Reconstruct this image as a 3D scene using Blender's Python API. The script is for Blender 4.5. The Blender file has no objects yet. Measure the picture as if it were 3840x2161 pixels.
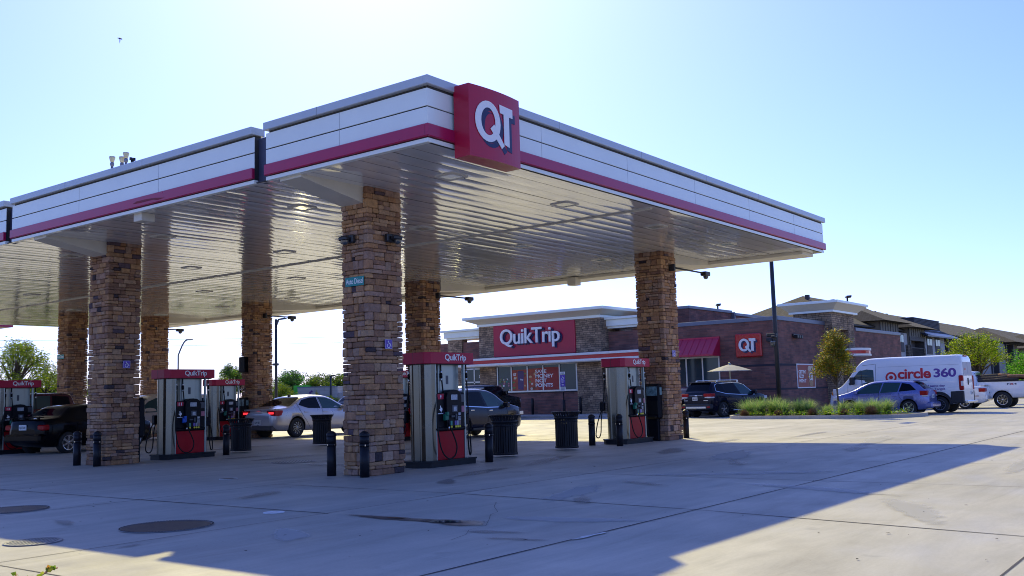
import bpy, bmesh, math, random
from mathutils import Vector, Matrix
from mathutils.geometry import tessellate_polygon
D=bpy.data; SC=bpy.context.scene; COL=SC.collection
rnd=random.Random(7)
PI=math.pi; R=math.radians
# ------------------------------------------------------------------ camera
cam_d=D.cameras.new('camera'); cam=D.objects.new('camera',cam_d); COL.objects.link(cam); SC.camera=cam
cam_d.sensor_width=36; cam_d.lens=3631.4/3840*36; cam_d.clip_start=.05; cam_d.clip_end=6000
rr=Vector((.60661492,-.79449204,-.02829781)); uu=Vector((-.07005675,-.08887878,.99357567)); dd=Vector((.79190304,.60073535,.10957472))
M=Matrix((rr,uu,-dd)).transposed().to_4x4(); M.translation=(0,0,1.42); cam.matrix_world=M
# ------------------------------------------------------------------ sky + sun
SUN_EL=R(38.0); sx,sy=.705,.709           # horizontal direction towards the sun
W=D.worlds.new('World'); SC.world=W; W.use_nodes=True
nt=W.node_tree; bg=nt.nodes['Background']
sky=nt.nodes.new('ShaderNodeTexSky'); sky.sky_type='NISHITA'; sky.sun_disc=False
sky.sun_elevation=SUN_EL; sky.sun_rotation=math.atan2(sx,sy); sky.air_density=1.0; sky.dust_density=.7; sky.ozone_density=6.5
tint=nt.nodes.new('ShaderNodeVectorMath'); tint.operation='MULTIPLY'; tint.inputs[1].default_value=(.95,.96,1.46)   # cool white balance of the photograph
nt.links.new(sky.outputs['Color'],tint.inputs[0]); nt.links.new(tint.outputs[0],bg.inputs['Color']); bg.inputs['Strength'].default_value=.14
sl=D.lights.new('sun','SUN'); sl.energy=4.15; sl.angle=R(.5); sl.color=(1,.87,.38)
so=D.objects.new('sun',sl); COL.objects.link(so)
sd=Vector((sx*math.cos(SUN_EL),sy*math.cos(SUN_EL),math.sin(SUN_EL)))
so.rotation_euler=sd.to_track_quat('Z','Y').to_euler()
SC.view_settings.view_transform='Standard'; SC.view_settings.look='None'; SC.view_settings.exposure=.25; SC.view_settings.gamma=1
SC.cycles.filter_width=1.0; SC.cycles.max_bounces=10; SC.cycles.transparent_max_bounces=12
# ------------------------------------------------------------------ materials
MATS={}
def mat(name,col,rough=.5,metal=0,spec=.5,coat=0,var=0,vscale=6,bump=0,bscale=40,emis=None,trans=0,attr=False):
    if name in MATS: return MATS[name]
    m=D.materials.new(name); m.use_nodes=True; n=m.node_tree; b=n.nodes['Principled BSDF']
    b.inputs['Base Color'].default_value=(*col,1); b.inputs['Roughness'].default_value=rough; b.inputs['Metallic'].default_value=metal
    b.inputs['Specular IOR Level'].default_value=spec; b.inputs['Coat Weight'].default_value=coat; b.inputs['Coat Roughness'].default_value=.05
    L=n.links.new; src=None
    if attr:
        a=n.nodes.new('ShaderNodeVertexColor'); a.layer_name='Col'; src=a.outputs['Color']
    tc=n.nodes.new('ShaderNodeTexCoord')
    if var:
        no=n.nodes.new('ShaderNodeTexNoise'); no.inputs['Scale'].default_value=vscale; no.inputs['Detail'].default_value=6; no.inputs['Roughness'].default_value=.65
        L(tc.outputs['Object'],no.inputs['Vector'])
        mr=n.nodes.new('ShaderNodeMapRange'); mr.inputs[1].default_value=.3; mr.inputs[2].default_value=.7; mr.inputs[3].default_value=1-var; mr.inputs[4].default_value=1+var
        L(no.outputs['Fac'],mr.inputs[0])
        mx=n.nodes.new('ShaderNodeVectorMath'); mx.operation='SCALE'
        if src: L(src,mx.inputs[0])
        else: mx.inputs[0].default_value=col
        L(mr.outputs[0],mx.inputs['Scale']); src=mx.outputs[0]
        r2=n.nodes.new('ShaderNodeMapRange'); r2.inputs[3].default_value=max(.02,rough-.12); r2.inputs[4].default_value=min(1,rough+.12)
        L(no.outputs['Fac'],r2.inputs[0]); L(r2.outputs[0],b.inputs['Roughness'])
    if src: L(src,b.inputs['Base Color'])
    if bump:
        no=n.nodes.new('ShaderNodeTexNoise'); no.inputs['Scale'].default_value=bscale; no.inputs['Detail'].default_value=5
        L(tc.outputs['Object'],no.inputs['Vector'])
        bp=n.nodes.new('ShaderNodeBump'); bp.inputs['Strength'].default_value=bump; bp.inputs['Distance'].default_value=.02
        L(no.outputs['Fac'],bp.inputs['Height']); L(bp.outputs[0],b.inputs['Normal'])
    if emis:
        b.inputs['Emission Color'].default_value=(*emis[:3],1); b.inputs['Emission Strength'].default_value=emis[3]
    if trans:
        t=n.nodes.new('ShaderNodeBsdfTranslucent'); ms=n.nodes.new('ShaderNodeMixShader'); ms.inputs[0].default_value=trans
        hs=n.nodes.new('ShaderNodeHueSaturation'); hs.inputs['Value'].default_value=2.5; hs.inputs['Saturation'].default_value=1.1
        if src: L(src,hs.inputs['Color'])
        else: hs.inputs['Color'].default_value=(*col,1)
        L(hs.outputs[0],t.inputs[0]); L(b.outputs[0],ms.inputs[1]); L(t.outputs[0],ms.inputs[2]); L(ms.outputs[0],n.nodes['Material Output'].inputs[0])
    MATS[name]=m; return m
def brickmat(name,c1,c2,mort,bw,bh,msize=.012,distort=0,bias=0,rough=.85,noise=.35):
    m=D.materials.new(name); m.use_nodes=True; n=m.node_tree; b=n.nodes['Principled BSDF']; L=n.links.new
    uv=n.nodes.new('ShaderNodeUVMap'); src=uv.outputs[0]
    if distort:
        no=n.nodes.new('ShaderNodeTexNoise'); no.inputs['Scale'].default_value=2.3; L(src,no.inputs['Vector'])
        ms=n.nodes.new('ShaderNodeVectorMath'); ms.operation='SCALE'; ms.inputs['Scale'].default_value=distort; L(no.outputs['Color'],ms.inputs[0])
        ad=n.nodes.new('ShaderNodeVectorMath'); L(src,ad.inputs[0]); L(ms.outputs[0],ad.inputs[1]); src=ad.outputs[0]
    br=n.nodes.new('ShaderNodeTexBrick'); br.inputs['Color1'].default_value=(*c1,1); br.inputs['Color2'].default_value=(*c2,1); br.inputs['Mortar'].default_value=(*mort,1)
    br.inputs['Scale'].default_value=1; br.inputs['Brick Width'].default_value=bw; br.inputs['Row Height'].default_value=bh; br.inputs['Mortar Size'].default_value=msize; br.inputs['Bias'].default_value=bias
    br.offset=.5; br.squash=.7 if distort else 1; br.squash_frequency=3
    L(src,br.inputs['Vector'])
    no=n.nodes.new('ShaderNodeTexNoise'); no.inputs['Scale'].default_value=1.2; no.inputs['Detail'].default_value=8; L(uv.outputs[0],no.inputs['Vector'])
    mr=n.nodes.new('ShaderNodeMapRange'); mr.inputs[1].default_value=.3; mr.inputs[2].default_value=.7; mr.inputs[3].default_value=1-noise; mr.inputs[4].default_value=1+noise; L(no.outputs['Fac'],mr.inputs[0])
    mx=n.nodes.new('ShaderNodeVectorMath'); mx.operation='SCALE'; L(br.outputs['Color'],mx.inputs[0]); L(mr.outputs[0],mx.inputs['Scale'])
    L(mx.outputs[0],b.inputs['Base Color']); b.inputs['Roughness'].default_value=rough
    bp=n.nodes.new('ShaderNodeBump'); bp.inputs['Distance'].default_value=.02; bp.inputs['Strength'].default_value=.6; bp.invert=True; L(br.outputs['Fac'],bp.inputs['Height']); L(bp.outputs[0],b.inputs['Normal'])
    MATS[name]=m; return m
# ------------------------------------------------------------------ mesh builder
class MB:
    def __init__(s): s.v=[];s.f=[];s.m=[];s.c=[];s.mat=0;s.col=(1,1,1);s.X=None;s.sm=[];s.smooth=False
    def _v(s,p):
        p=Vector(p)
        if s.X is not None: p=s.X@p
        s.v.append(p); return len(s.v)-1
    def face(s,idx): s.f.append(tuple(idx)); s.m.append(s.mat); s.c.append(s.col); s.sm.append(s.smooth)
    def poly(s,pts): s.face([s._v(p) for p in pts])
    def box(s,x0,y0,z0,x1,y1,z1,b=0,j=0,skip=''):
        x0,x1=min(x0,x1),max(x0,x1); y0,y1=min(y0,y1),max(y0,y1); z0,z1=min(z0,z1),max(z0,z1)
        if b<=0:
            i=[s._v((x,y,z)) for x in (x0,x1) for y in (y0,y1) for z in (z0,z1)]
            for k,q in (('x',(0,1,3,2)),('X',(4,6,7,5)),('y',(0,4,5,1)),('Y',(2,3,7,6)),('z',(0,2,6,4)),('Z',(1,5,7,3))):
                if k not in skip: s.face([i[a] for a in q])
            return
        b=min(b,(x1-x0)*.45,(y1-y0)*.45,(z1-z0)*.45)
        V={}
        for cx,x in ((0,x0),(1,x1)):
            for cy,y in ((0,y0),(1,y1)):
                for cz,z in ((0,z0),(1,z1)):
                    jx=rnd.uniform(-j,j) if j else 0; jy=rnd.uniform(-j,j) if j else 0; jz=rnd.uniform(-j,j) if j else 0
                    ix=x+(b if cx==0 else -b); iy=y+(b if cy==0 else -b); iz=z+(b if cz==0 else -b)
                    V[cx,cy,cz,0]=s._v((x+jx,iy+jy,iz+jz)); V[cx,cy,cz,1]=s._v((ix+jx,y+jy,iz+jz)); V[cx,cy,cz,2]=s._v((ix+jx,iy+jy,z+jz))
        for c in (0,1):
            q=[V[c,0,0,0],V[c,1,0,0],V[c,1,1,0],V[c,0,1,0]]; s.face(q if c else q[::-1])
            q=[V[0,c,0,1],V[1,c,0,1],V[1,c,1,1],V[0,c,1,1]]; s.face(q[::-1] if c else q)
            q=[V[0,0,c,2],V[1,0,c,2],V[1,1,c,2],V[0,1,c,2]]; s.face(q if c else q[::-1])
        for a in (0,1):
            for c in (0,1):
                q=[V[a,c,0,0],V[a,c,0,1],V[a,c,1,1],V[a,c,1,0]]; s.face(q if (a^c) else q[::-1])
                q=[V[a,0,c,0],V[a,0,c,2],V[a,1,c,2],V[a,1,c,0]]; s.face(q[::-1] if (a^c) else q)
                q=[V[0,a,c,1],V[0,a,c,2],V[1,a,c,2],V[1,a,c,1]]; s.face(q if (a^c) else q[::-1])
                for e in (0,1):
                    q=[V[a,c,e,0],V[a,c,e,1],V[a,c,e,2]]; s.face(q if (a^c^e) else q[::-1])
    def prism(s,poly,h0,h1,fn=None):
        # poly: list of (a,b); fn(a,b,h)->xyz
        fn=fn or (lambda a,b,h:(a,b,h)); n=len(poly)
        A=[s._v(fn(a,b,h0)) for a,b in poly]; B=[s._v(fn(a,b,h1)) for a,b in poly]
        s.face(A[::-1]); s.face(B)
        for i in range(n): s.face((A[i],A[(i+1)%n],B[(i+1)%n],B[i]))
    def flat(s,rings,h,fn=None):
        # filled polygon with holes
        fn=fn or (lambda a,b,h:(a,b,h)); pts=[p for r in rings for p in r]
        tris=tessellate_polygon([[Vector((a,b,0)) for a,b in r] for r in rings])
        base=[s._v(fn(a,b,h)) for a,b in pts]
        for t in tris: 
            a,b,c=[Vector((*pts[k],0)) for k in t]
            s.face([base[k] for k in (t if (b-a).cross(c-a).z>0 else t[::-1])])
        return base
    def solid(s,rings,h0,h1,fn=None):
        fn=fn or (lambda a,b,h:(a,b,h))
        s.flat(rings,h1,fn)
        for k,r in enumerate(rings):
            n=len(r); area=sum(r[i][0]*r[(i+1)%n][1]-r[(i+1)%n][0]*r[i][1] for i in range(n))
            rr=r if (area>0)==(k==0) else r[::-1]
            A=[s._v(fn(a,b,h0)) for a,b in rr]; B=[s._v(fn(a,b,h1)) for a,b in rr]
            for i in range(n): s.face((A[i],A[(i+1)%n],B[(i+1)%n],B[i]))
    def lathe(s,prof,cx=0,cy=0,n=20,axis='z',cap=True,cz=0):
        sm=s.smooth; s.smooth=True; rings=[]
        for r,h in prof:
            ring=[]
            for i in range(n):
                a=2*PI*i/n; p,q=r*math.cos(a),r*math.sin(a)
                ring.append(s._v((cx+p,cy+q,cz+h) if axis=='z' else (cx+p,cy+h,cz+q) if axis=='y' else (cx+h,cy+p,cz+q)))
            rings.append(ring)
        fl=axis=='y'
        for A,B in zip(rings,rings[1:]):
            for i in range(n):
                q=(A[i],A[(i+1)%n],B[(i+1)%n],B[i]); s.face(q[::-1] if fl else q)
        s.smooth=False
        if cap:
            s.face(rings[0] if fl else rings[0][::-1]); s.face(rings[-1][::-1] if fl else rings[-1])
        s.smooth=sm
    def tube(s,path,r,n=8,cap=True):
        P=[Vector(p) for p in path]; rs=r if isinstance(r,(list,tuple)) else [r]*len(P)
        sm=s.smooth; s.smooth=True; rings=[]; up=None
        for i,p in enumerate(P):
            t=(P[min(i+1,len(P)-1)]-P[max(i-1,0)])
            if t.length<1e-9: t=Vector((0,0,1))
            t.normalize()
            if up is None:
                up=t.orthogonal().normalized()
            else:
                up=(up-t*up.dot(t)); up=up.normalized() if up.length>1e-6 else t.orthogonal().normalized()
            w=t.cross(up)
            rings.append([s._v(p+(up*math.cos(2*PI*k/n)+w*math.sin(2*PI*k/n))*rs[i]) for k in range(n)])
        for A,B in zip(rings,rings[1:]):
            for k in range(n): s.face((A[k],A[(k+1)%n],B[(k+1)%n],B[k]))
        s.smooth=False
        if cap: s.face(rings[0][::-1]); s.face(rings[-1])
        s.smooth=sm
    def grid(s,rows,close=False):
        I=[[s._v(p) for p in r] for r in rows]
        for A,B in zip(I,I[1:]):
            for k in range(len(A)-1+(1 if close else 0)): s.face((A[k],A[(k+1)%len(A)],B[(k+1)%len(A)],B[k]))
        return I
    def build(s,name,mats,parent=None,uv=False,col=False,bevel=0,loc=None,flipfix=False):
        me=D.meshes.new(name); me.from_pydata([tuple(v) for v in s.v],[],s.f)
        for m in (mats if isinstance(mats,(list,tuple)) else [mats]): me.materials.append(m)
        me.polygons.foreach_set('material_index',s.m); me.polygons.foreach_set('use_smooth',s.sm)
        if col:
            ca=me.color_attributes.new('Col','FLOAT_COLOR','CORNER'); buf=[]
            for p,c in zip(me.polygons,s.c): buf+=[c[0],c[1],c[2],1]*p.loop_total
            ca.data.foreach_set('color',buf)
        if uv:
            ul=me.uv_layers.new(name='UVMap')
            for p in me.polygons:
                nx,ny,nz=abs(p.normal.x),abs(p.normal.y),abs(p.normal.z)
                for li in p.loop_indices:
                    v=me.vertices[me.loops[li].vertex_index].co
                    ul.data[li].uv=(v.x,v.y) if nz>nx and nz>ny else ((v.y,v.z) if nx>ny else (v.x,v.z))
        if flipfix:
            bm=bmesh.new(); bm.from_mesh(me); bmesh.ops.remove_doubles(bm,verts=bm.verts,dist=1e-5); bmesh.ops.recalc_face_normals(bm,faces=bm.faces); bm.to_mesh(me); bm.free()
        me.update()
        o=D.objects.new(name,me); COL.objects.link(o)
        if parent is not None: o.parent=parent
        if loc: o.location=loc
        if bevel:
            bv=o.modifiers.new('bevel','BEVEL'); bv.width=bevel; bv.segments=2; bv.limit_method='ANGLE'; bv.angle_limit=R(40)
        return o
def thing(name,label,cat,loc=(0,0,0),rz=0,group=None,scale=1):
    o=D.objects.new(name,None); COL.objects.link(o); o.location=loc; o.rotation_euler=(0,0,rz); o.scale=(scale,)*3
    o['label']=label; o['category']=cat
    if group: o['group']=group
    return o
def tag(o,label,cat,group=None):
    o['label']=label; o['category']=cat
    if group: o['group']=group
    return o
def struct(o,k='structure'): o['kind']=k; return o
def kids(o): return [c for c in COL.objects if c.parent is o]
CH={}
def copy_tree(o,parent=None):
    c=o.copy(); COL.objects.link(c)
    if parent is not None: c.parent=parent
    for k in kids(o): copy_tree(k,c)
    return c
def place(o,label,loc,rz=0,group=None):
    c=copy_tree(o); c.location=loc; c.rotation_euler=(0,0,rz); c['label']=label
    if group: c['group']=group
    return c
# plane frames: XF(-y facing wall), UF(-x facing wall)
def fr_y(u,v,z): return Matrix(((1,0,0,u),(0,0,-1,v),(0,1,0,z),(0,0,0,1)))
def fr_x(u,v,z): return Matrix(((0,0,-1,u),(-1,0,0,v),(0,1,0,z),(0,0,0,1)))
FCACHE={}
def text_pts(txt,bold=0,space=1,align='CENTER',line=1.0):
    k=(txt,bold,space,align,line)
    if k in FCACHE: return FCACHE[k]
    cu=D.curves.new('lettering','FONT'); cu.body=txt; cu.size=1; cu.offset=bold; cu.space_character=space; cu.align_x=align; cu.space_line=line; cu.resolution_u=4
    o=D.objects.new('lettering',cu); COL.objects.link(o); bpy.context.view_layer.update()
    me=D.meshes.new_from_object(o.evaluated_get(bpy.context.evaluated_depsgraph_get()))
    vs=[v.co.copy() for v in me.vertices]; fs=[tuple(p.vertices) for p in me.polygons]
    D.objects.remove(o); D.curves.remove(cu); D.meshes.remove(me)
    x0=min(v.x for v in vs);x1=max(v.x for v in vs);y0=min(v.y for v in vs);y1=max(v.y for v in vs)
    FCACHE[k]=([((v.x-x0)/(x1-x0),(v.y-y0)/(y1-y0)) for v in vs],fs); return FCACHE[k]
def add_text(mb,txt,frame,w,h,depth=.004,bold=.02,space=1,align='CENTER',line=1.0,x=0,y=0):
    # text fills a box w x h whose lower left corner is (x,y) in the frame
    vs,fs=text_pts(txt,bold,space,align,line); ox=mb.X; mb.X=frame if ox is None else ox@frame
    n=[mb._v((x+a*w,y+b*h,depth)) for a,b in vs]
    for f in fs: mb.face([n[i] for i in f])
    # rim edges so the letters have thickness
    cnt={}
    for f in fs:
        for i in range(len(f)):
            e=(f[i],f[(i+1)%len(f)]); cnt[e]=cnt.get(e,0)+1
    if depth>.008:
        bk={}
        for (a,b) in cnt:
            if (b,a) not in cnt:
                for q in (a,b):
                    if q not in bk: bk[q]=mb._v((x+vs[q][0]*w,y+vs[q][1]*h,0))
                mb.face((n[b],n[a],bk[a],bk[b]))
    mb.X=ox
def ell(cx,cy,rx,ry,n=28,a0=0,a1=2*PI): return [(cx+rx*math.cos(a0+(a1-a0)*i/n),cy+ry*math.sin(a0+(a1-a0)*i/n)) for i in range(n)]
Q_RINGS=[ell(.316,.413,.316,.352),ell(.316,.413,.178,.238)]
TAIL=[(.36,.30),(.46,.385),(.735,.065),(.655,0)]
T_P=[(.61,.765),(1,.755),(1,.60),(.885,.60),(.885,.06),(.73,.09),(.73,.615),(.625,.62)]
def qt_logo(mb,frame,w,x,y,d0,d1,off=(0,0)):
    ox=mb.X; mb.X=frame if ox is None else ox@frame
    f=lambda a,b,h:(x+(a+off[0])*w,y+(b+off[1])*w,h)
    mb.solid(Q_RINGS,d0,d1,f); mb.solid([TAIL],d0,d1+.0015,f); mb.solid([T_P],d0,d1+.003,f); mb.X=ox
ISA=[[ell(.40,.86,.085,.085,12)],[[(.34,.74),(.45,.74),(.47,.50),(.72,.50),(.86,.20),(.97,.25),(.96,.31),(.89,.29),(.78,.58),(.47,.59),(.46,.62),(.66,.62),(.66,.68),(.455,.68),(.34,.70)]]]
def isa_sign(mb,frame,w,h,x,y,d):
    ox=mb.X; mb.X=frame if ox is None else ox@frame; f=lambda a,b,hh:(x+a*w,y+b*h,hh)
    for r in ISA: mb.flat(r,d,f)
    o=ell(.46,.30,.30,.28,20,R(120),R(385)); i=ell(.46,.30,.21,.195,20,R(120),R(385))
    for k in range(19): mb.poly([f(*o[k],d),f(*o[k+1],d),f(*i[k+1],d),f(*i[k],d)])
    mb.X=ox
# ------------------------------------------------------------------ shared materials
silver=mat('aluminium panel',(.83,.89,.86),.32,0,.5,coat=.35,var=.04,vscale=.8)
silver2=mat('aluminium coping',(.52,.57,.62),.35,.1,var=.05,vscale=.8)
groove=mat('shadow gap',(.05,.05,.055),.7)
gapm=mat('recessed blue panel',(.07,.08,.14),.5,.2)
redm=mat('crimson panel',(.42,.006,.075),.32,0,coat=.2,var=.05,vscale=2)
redsign=mat('sign red',(.44,.004,.040),.35,0,coat=.12,var=.06,vscale=1.5)
redbright=mat('bright red panel',(.50,.004,.014),.22,0,coat=.25,var=.05,vscale=1)
whitem=mat('white trim',(.80,.80,.79),.45,var=.05,vscale=3)
creamm=mat('cream painted steel',(.66,.62,.53),.5,var=.05,vscale=1.5)
white=mat('white letter',(.85,.85,.87),.4,var=.02)
navy=mat('navy letter shadow',(.022,.028,.10),.5,var=.05)
blackp=mat('black powder coat',(.010,.010,.015),.45,0,.28,var=.25,vscale=5,bump=.1,bscale=120)
blackpl=mat('black plastic',(.006,.007,.012),.4,0,.14,var=.2,vscale=8)
rubber=mat('rubber',(.008,.008,.009),.6,0,.25,var=.3,vscale=9)
chrome=mat('chrome',(.75,.75,.76),.12,1)
steel=mat('brushed stainless',(.18,.178,.16),.24,1,var=.06,vscale=3)
darkglass=mat('dark glass',(.012,.016,.022),.06,0,spec=.9,coat=1)
# soffit panels: glossy white enamel
soff=mat('soffit enamel',(.78,.78,.77),.12,0,spec=.6,coat=.75,var=.05,vscale=1.2)
n=soff.node_tree; b=n.nodes['Principled BSDF']; b.inputs['Coat Roughness'].default_value=.03
for l in list(n.links):
    if l.to_socket==b.inputs['Roughness']: n.links.remove(l)
tc=n.nodes.new('ShaderNodeTexCoord'); mp=n.nodes.new('ShaderNodeMapping'); mp.inputs['Scale'].default_value=(.55,1.1,1)
no=n.nodes.new('ShaderNodeTexNoise'); no.inputs['Scale'].default_value=1.0; no.inputs['Detail'].default_value=2.5
bp=n.nodes.new('ShaderNodeBump'); bp.inputs['Strength'].default_value=.5; bp.inputs['Distance'].default_value=.012
n.links.new(tc.outputs['Object'],mp.inputs[0]); n.links.new(mp.outputs[0],no.inputs['Vector']); n.links.new(no.outputs['Fac'],bp.inputs['Height'])
n.links.new(bp.outputs[0],b.inputs['Normal']); n.links.new(bp.outputs[0],b.inputs['Coat Normal'])
# concrete
def concrete(name,base,warm,stain=1.0):
    m=D.materials.new(name); m.use_nodes=True; n=m.node_tree; b=n.nodes['Principled BSDF']; L=n.links.new
    tc=n.nodes.new('ShaderNodeTexCoord'); v=tc.outputs['Object']
    def noise(sc,det,rough,vec=v,dist=0):
        x=n.nodes.new('ShaderNodeTexNoise'); x.inputs['Scale'].default_value=sc; x.inputs['Detail'].default_value=det; x.inputs['Roughness'].default_value=rough; x.inputs['Distortion'].default_value=dist; L(vec,x.inputs['Vector']); return x.outputs['Fac']
    def ramp(f,p0,p1,c0,c1):
        r=n.nodes.new('ShaderNodeMapRange'); r.inputs[1].default_value=p0;r.inputs[2].default_value=p1;r.inputs[3].default_value=c0;r.inputs[4].default_value=c1; L(f,r.inputs[0]); return r.outputs[0]
    def mul(a,c):
        x=n.nodes.new('ShaderNodeMath'); x.operation='MULTIPLY'; L(a,x.inputs[0]); L(c,x.inputs[1]); return x.outputs[0]
    mp=n.nodes.new('ShaderNodeMapping'); mp.inputs['Rotation'].default_value=(0,0,R(24)); mp.inputs['Scale'].default_value=(.35,2.2,1); L(v,mp.inputs[0])
    big=ramp(noise(.16,5,.6),.3,.7,.80,1.12); brush=ramp(noise(.8,7,.7,mp.outputs[0],.6),.3,.72,.76,1.12)
    fine=ramp(noise(30,4,.7),.25,.75,.93,1.06); spots=ramp(noise(1.7,3,.5),.70,.80,1,.70); drips=ramp(noise(.45,6,.75,dist=1.5),.60,.78,1,.72); fleck=ramp(noise(9,2,.5),.755,.78,1,.55)
    s=mul(mul(mul(big,brush),mul(fine,spots)),mul(drips,fleck))
    # each slab was poured separately and has its own tone
    sep=n.nodes.new('ShaderNodeSeparateXYZ'); L(v,sep.inputs[0])
    def idx(sock,off,w):
        a=n.nodes.new('ShaderNodeMath'); a.operation='ADD'; a.inputs[1].default_value=off; L(sock,a.inputs[0])
        d=n.nodes.new('ShaderNodeMath'); d.operation='DIVIDE'; d.inputs[1].default_value=w; L(a.outputs[0],d.inputs[0])
        f=n.nodes.new('ShaderNodeMath'); f.operation='FLOOR'; L(d.outputs[0],f.inputs[0]); return f.outputs[0]
    cb=n.nodes.new('ShaderNodeCombineXYZ'); L(idx(sep.outputs[0],-10.6+39,3.9),cb.inputs[0]); L(idx(sep.outputs[1],-5.35+41,4.1),cb.inputs[1])
    wn=n.nodes.new('ShaderNodeTexWhiteNoise'); L(cb.outputs[0],wn.inputs['Vector']); s=mul(s,ramp(wn.outputs['Value'],0,1,.93,1.06))
    cr=n.nodes.new('ShaderNodeMix'); cr.data_type='RGBA'; cr.inputs['A'].default_value=(*base,1); cr.inputs['B'].default_value=(*warm,1); L(noise(.5,4,.6),cr.inputs['Factor'])
    sc=n.nodes.new('ShaderNodeVectorMath'); sc.operation='SCALE'; L(cr.outputs['Result'],sc.inputs[0]); L(s,sc.inputs['Scale']); L(sc.outputs[0],b.inputs['Base Color'])
    L(ramp(noise(1.1,5,.6),.3,.7,.55,.85),b.inputs['Roughness'])
    bp=n.nodes.new('ShaderNodeBump'); bp.inputs['Strength'].default_value=.25; bp.inputs['Distance'].default_value=.01; L(noise(60,4,.7),bp.inputs['Height']); L(bp.outputs[0],b.inputs['Normal'])
    MATS[name]=m; return m
conc=concrete('concrete',(.425,.405,.36),(.445,.412,.352))
conc2=concrete('kerb concrete',(.47,.44,.41),(.50,.46,.41))
# ------------------------------------------------------------------ ground
mb=MB(); mb.poly([(-3000,-3000,-.03),(3000,-3000,-.03),(3000,3000,-.03),(-3000,3000,-.03)])
struct(mb.build('ground',mat('dry grass ground',(.16,.15,.09),.9,var=.4,vscale=.05)))
mb=MB(); mb.poly([(-45,-60,0),(84,-60,0),(84,62,0),(-45,62,0)])
struct(mb.build('forecourt_pavement',conc))
jm=mat('joint sealant',(.035,.03,.04),.8,var=.3,vscale=4)
mb=MB()
def strip(x0,y0,x1,y1,w):
    d=Vector((x1-x0,y1-y0,0)); L_=d.length; nn=Vector((-d.y,d.x,0))/L_; k=max(1,int(L_/1.2)); prev=None
    for i in range(k+1):
        p=Vector((x0,y0,.004))+d*(i/k); ww=w*rnd.uniform(.6,1.3)/2; a,b=p+nn*ww,p-nn*ww
        if prev: mb.poly([prev[1],b,a,prev[0]])
        prev=(a,b)
for u in [4.35,8.4,14.55,18.45,22.3,26.2,30.1,34,37.9]:
    if u==8.4: strip(8.25,40,8.44,9.4,.03)
    else: strip(u+.05*(u>9),-30,u,42 if u<40 else 30,.016)
strip(9.7,0,10.62,5.4,.022); strip(10.62,5.4,11.0,9.5,.022); strip(11,9.5,11,13.6,.018)
for v in [1.6,5.35,9.45,13.55,17.65,21.75,25.85,29.95,-2.5,-6.6,-10.7]: strip(0 if v!=5.35 else 3,v+.1*(v==5.35),41,v-.12*(v==5.35),.016 if v!=5.35 else .024)
struct(mb.build('pavement_joints',jm))
# damp patch, oil marks, paint smear
def blob(mb,cx,cy,rx,ry,rot,z,wob=.25,n=36):
    ph=[rnd.uniform(0,6.28) for _ in range(3)]; pts=[]
    for i in range(n):
        a=2*PI*i/n; k=1+wob*(.5*math.sin(2*a+ph[0])+.3*math.sin(3*a+ph[1])+.3*math.sin(5*a+ph[2])); x,y=rx*k*math.cos(a),ry*k*math.sin(a)
        pts.append((cx+x*math.cos(rot)-y*math.sin(rot),cy+x*math.sin(rot)+y*math.cos(rot),z))
    mb.poly(pts)
def stainmat(name,col,rough,amt,spec=.5):
    m=D.materials.new(name); m.use_nodes=True; n=m.node_tree; b=n.nodes['Principled BSDF']; b.inputs['Base Color'].default_value=(*col,1); b.inputs['Roughness'].default_value=rough; b.inputs['Specular IOR Level'].default_value=spec; L=n.links.new
    vc_=n.nodes.new('ShaderNodeVertexColor'); vc_.layer_name='Col'; tc=n.nodes.new('ShaderNodeTexCoord'); no=n.nodes.new('ShaderNodeTexNoise'); no.inputs['Scale'].default_value=5; no.inputs['Detail'].default_value=7; L(tc.outputs['Object'],no.inputs['Vector'])
    ad=n.nodes.new('ShaderNodeMath'); ad.operation='ADD'; L(vc_.outputs['Color'],ad.inputs[0]); L(no.outputs['Fac'],ad.inputs[1])
    mr=n.nodes.new('ShaderNodeMapRange'); mr.inputs[1].default_value=.55; mr.inputs[2].default_value=1.15; mr.inputs[4].default_value=amt; mr.interpolation_type='SMOOTHSTEP'; L(ad.outputs[0],mr.inputs[0])
    tr=n.nodes.new('ShaderNodeBsdfTransparent'); ms=n.nodes.new('ShaderNodeMixShader'); L(mr.outputs[0],ms.inputs[0]); L(tr.outputs[0],ms.inputs[1]); L(b.outputs[0],ms.inputs[2]); L(ms.outputs[0],n.nodes['Material Output'].inputs[0]); MATS[name]=m; return m
def stains(name,m,items,z):
    vs=[];fs=[];cs=[]
    for cx,cy,rx,ry,rot in items:
        c0=len(vs); ph=[rnd.uniform(0,6.28) for _ in range(3)]; N=40; vs.append((cx,cy,z)); cs.append(1)
        for ring,val in ((.45,.8),(1.0,0.0)):
            for i in range(N):
                a=2*PI*i/N; k=ring*(1+.18*math.sin(2*a+ph[0])+.12*math.sin(3*a+ph[1])+.08*math.sin(5*a+ph[2])); x,y=rx*k*math.cos(a),ry*k*math.sin(a)
                vs.append((cx+x*math.cos(rot)-y*math.sin(rot),cy+x*math.sin(rot)+y*math.cos(rot),z)); cs.append(val)
        for i in range(N):
            j=(i+1)%N; fs+=[(c0,c0+1+i,c0+1+j),(c0+1+i,c0+1+N+i,c0+1+N+j,c0+1+j)]
        z+=.0007
    me=D.meshes.new(name); me.from_pydata(vs,[],fs); me.materials.append(m); ca=me.color_attributes.new('Col','FLOAT_COLOR','POINT')
    for i,v in enumerate(cs): ca.data[i].color=(v,v,v,1)
    o=D.objects.new(name,me); COL.objects.link(o); o['kind']='stuff'; return o
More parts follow.
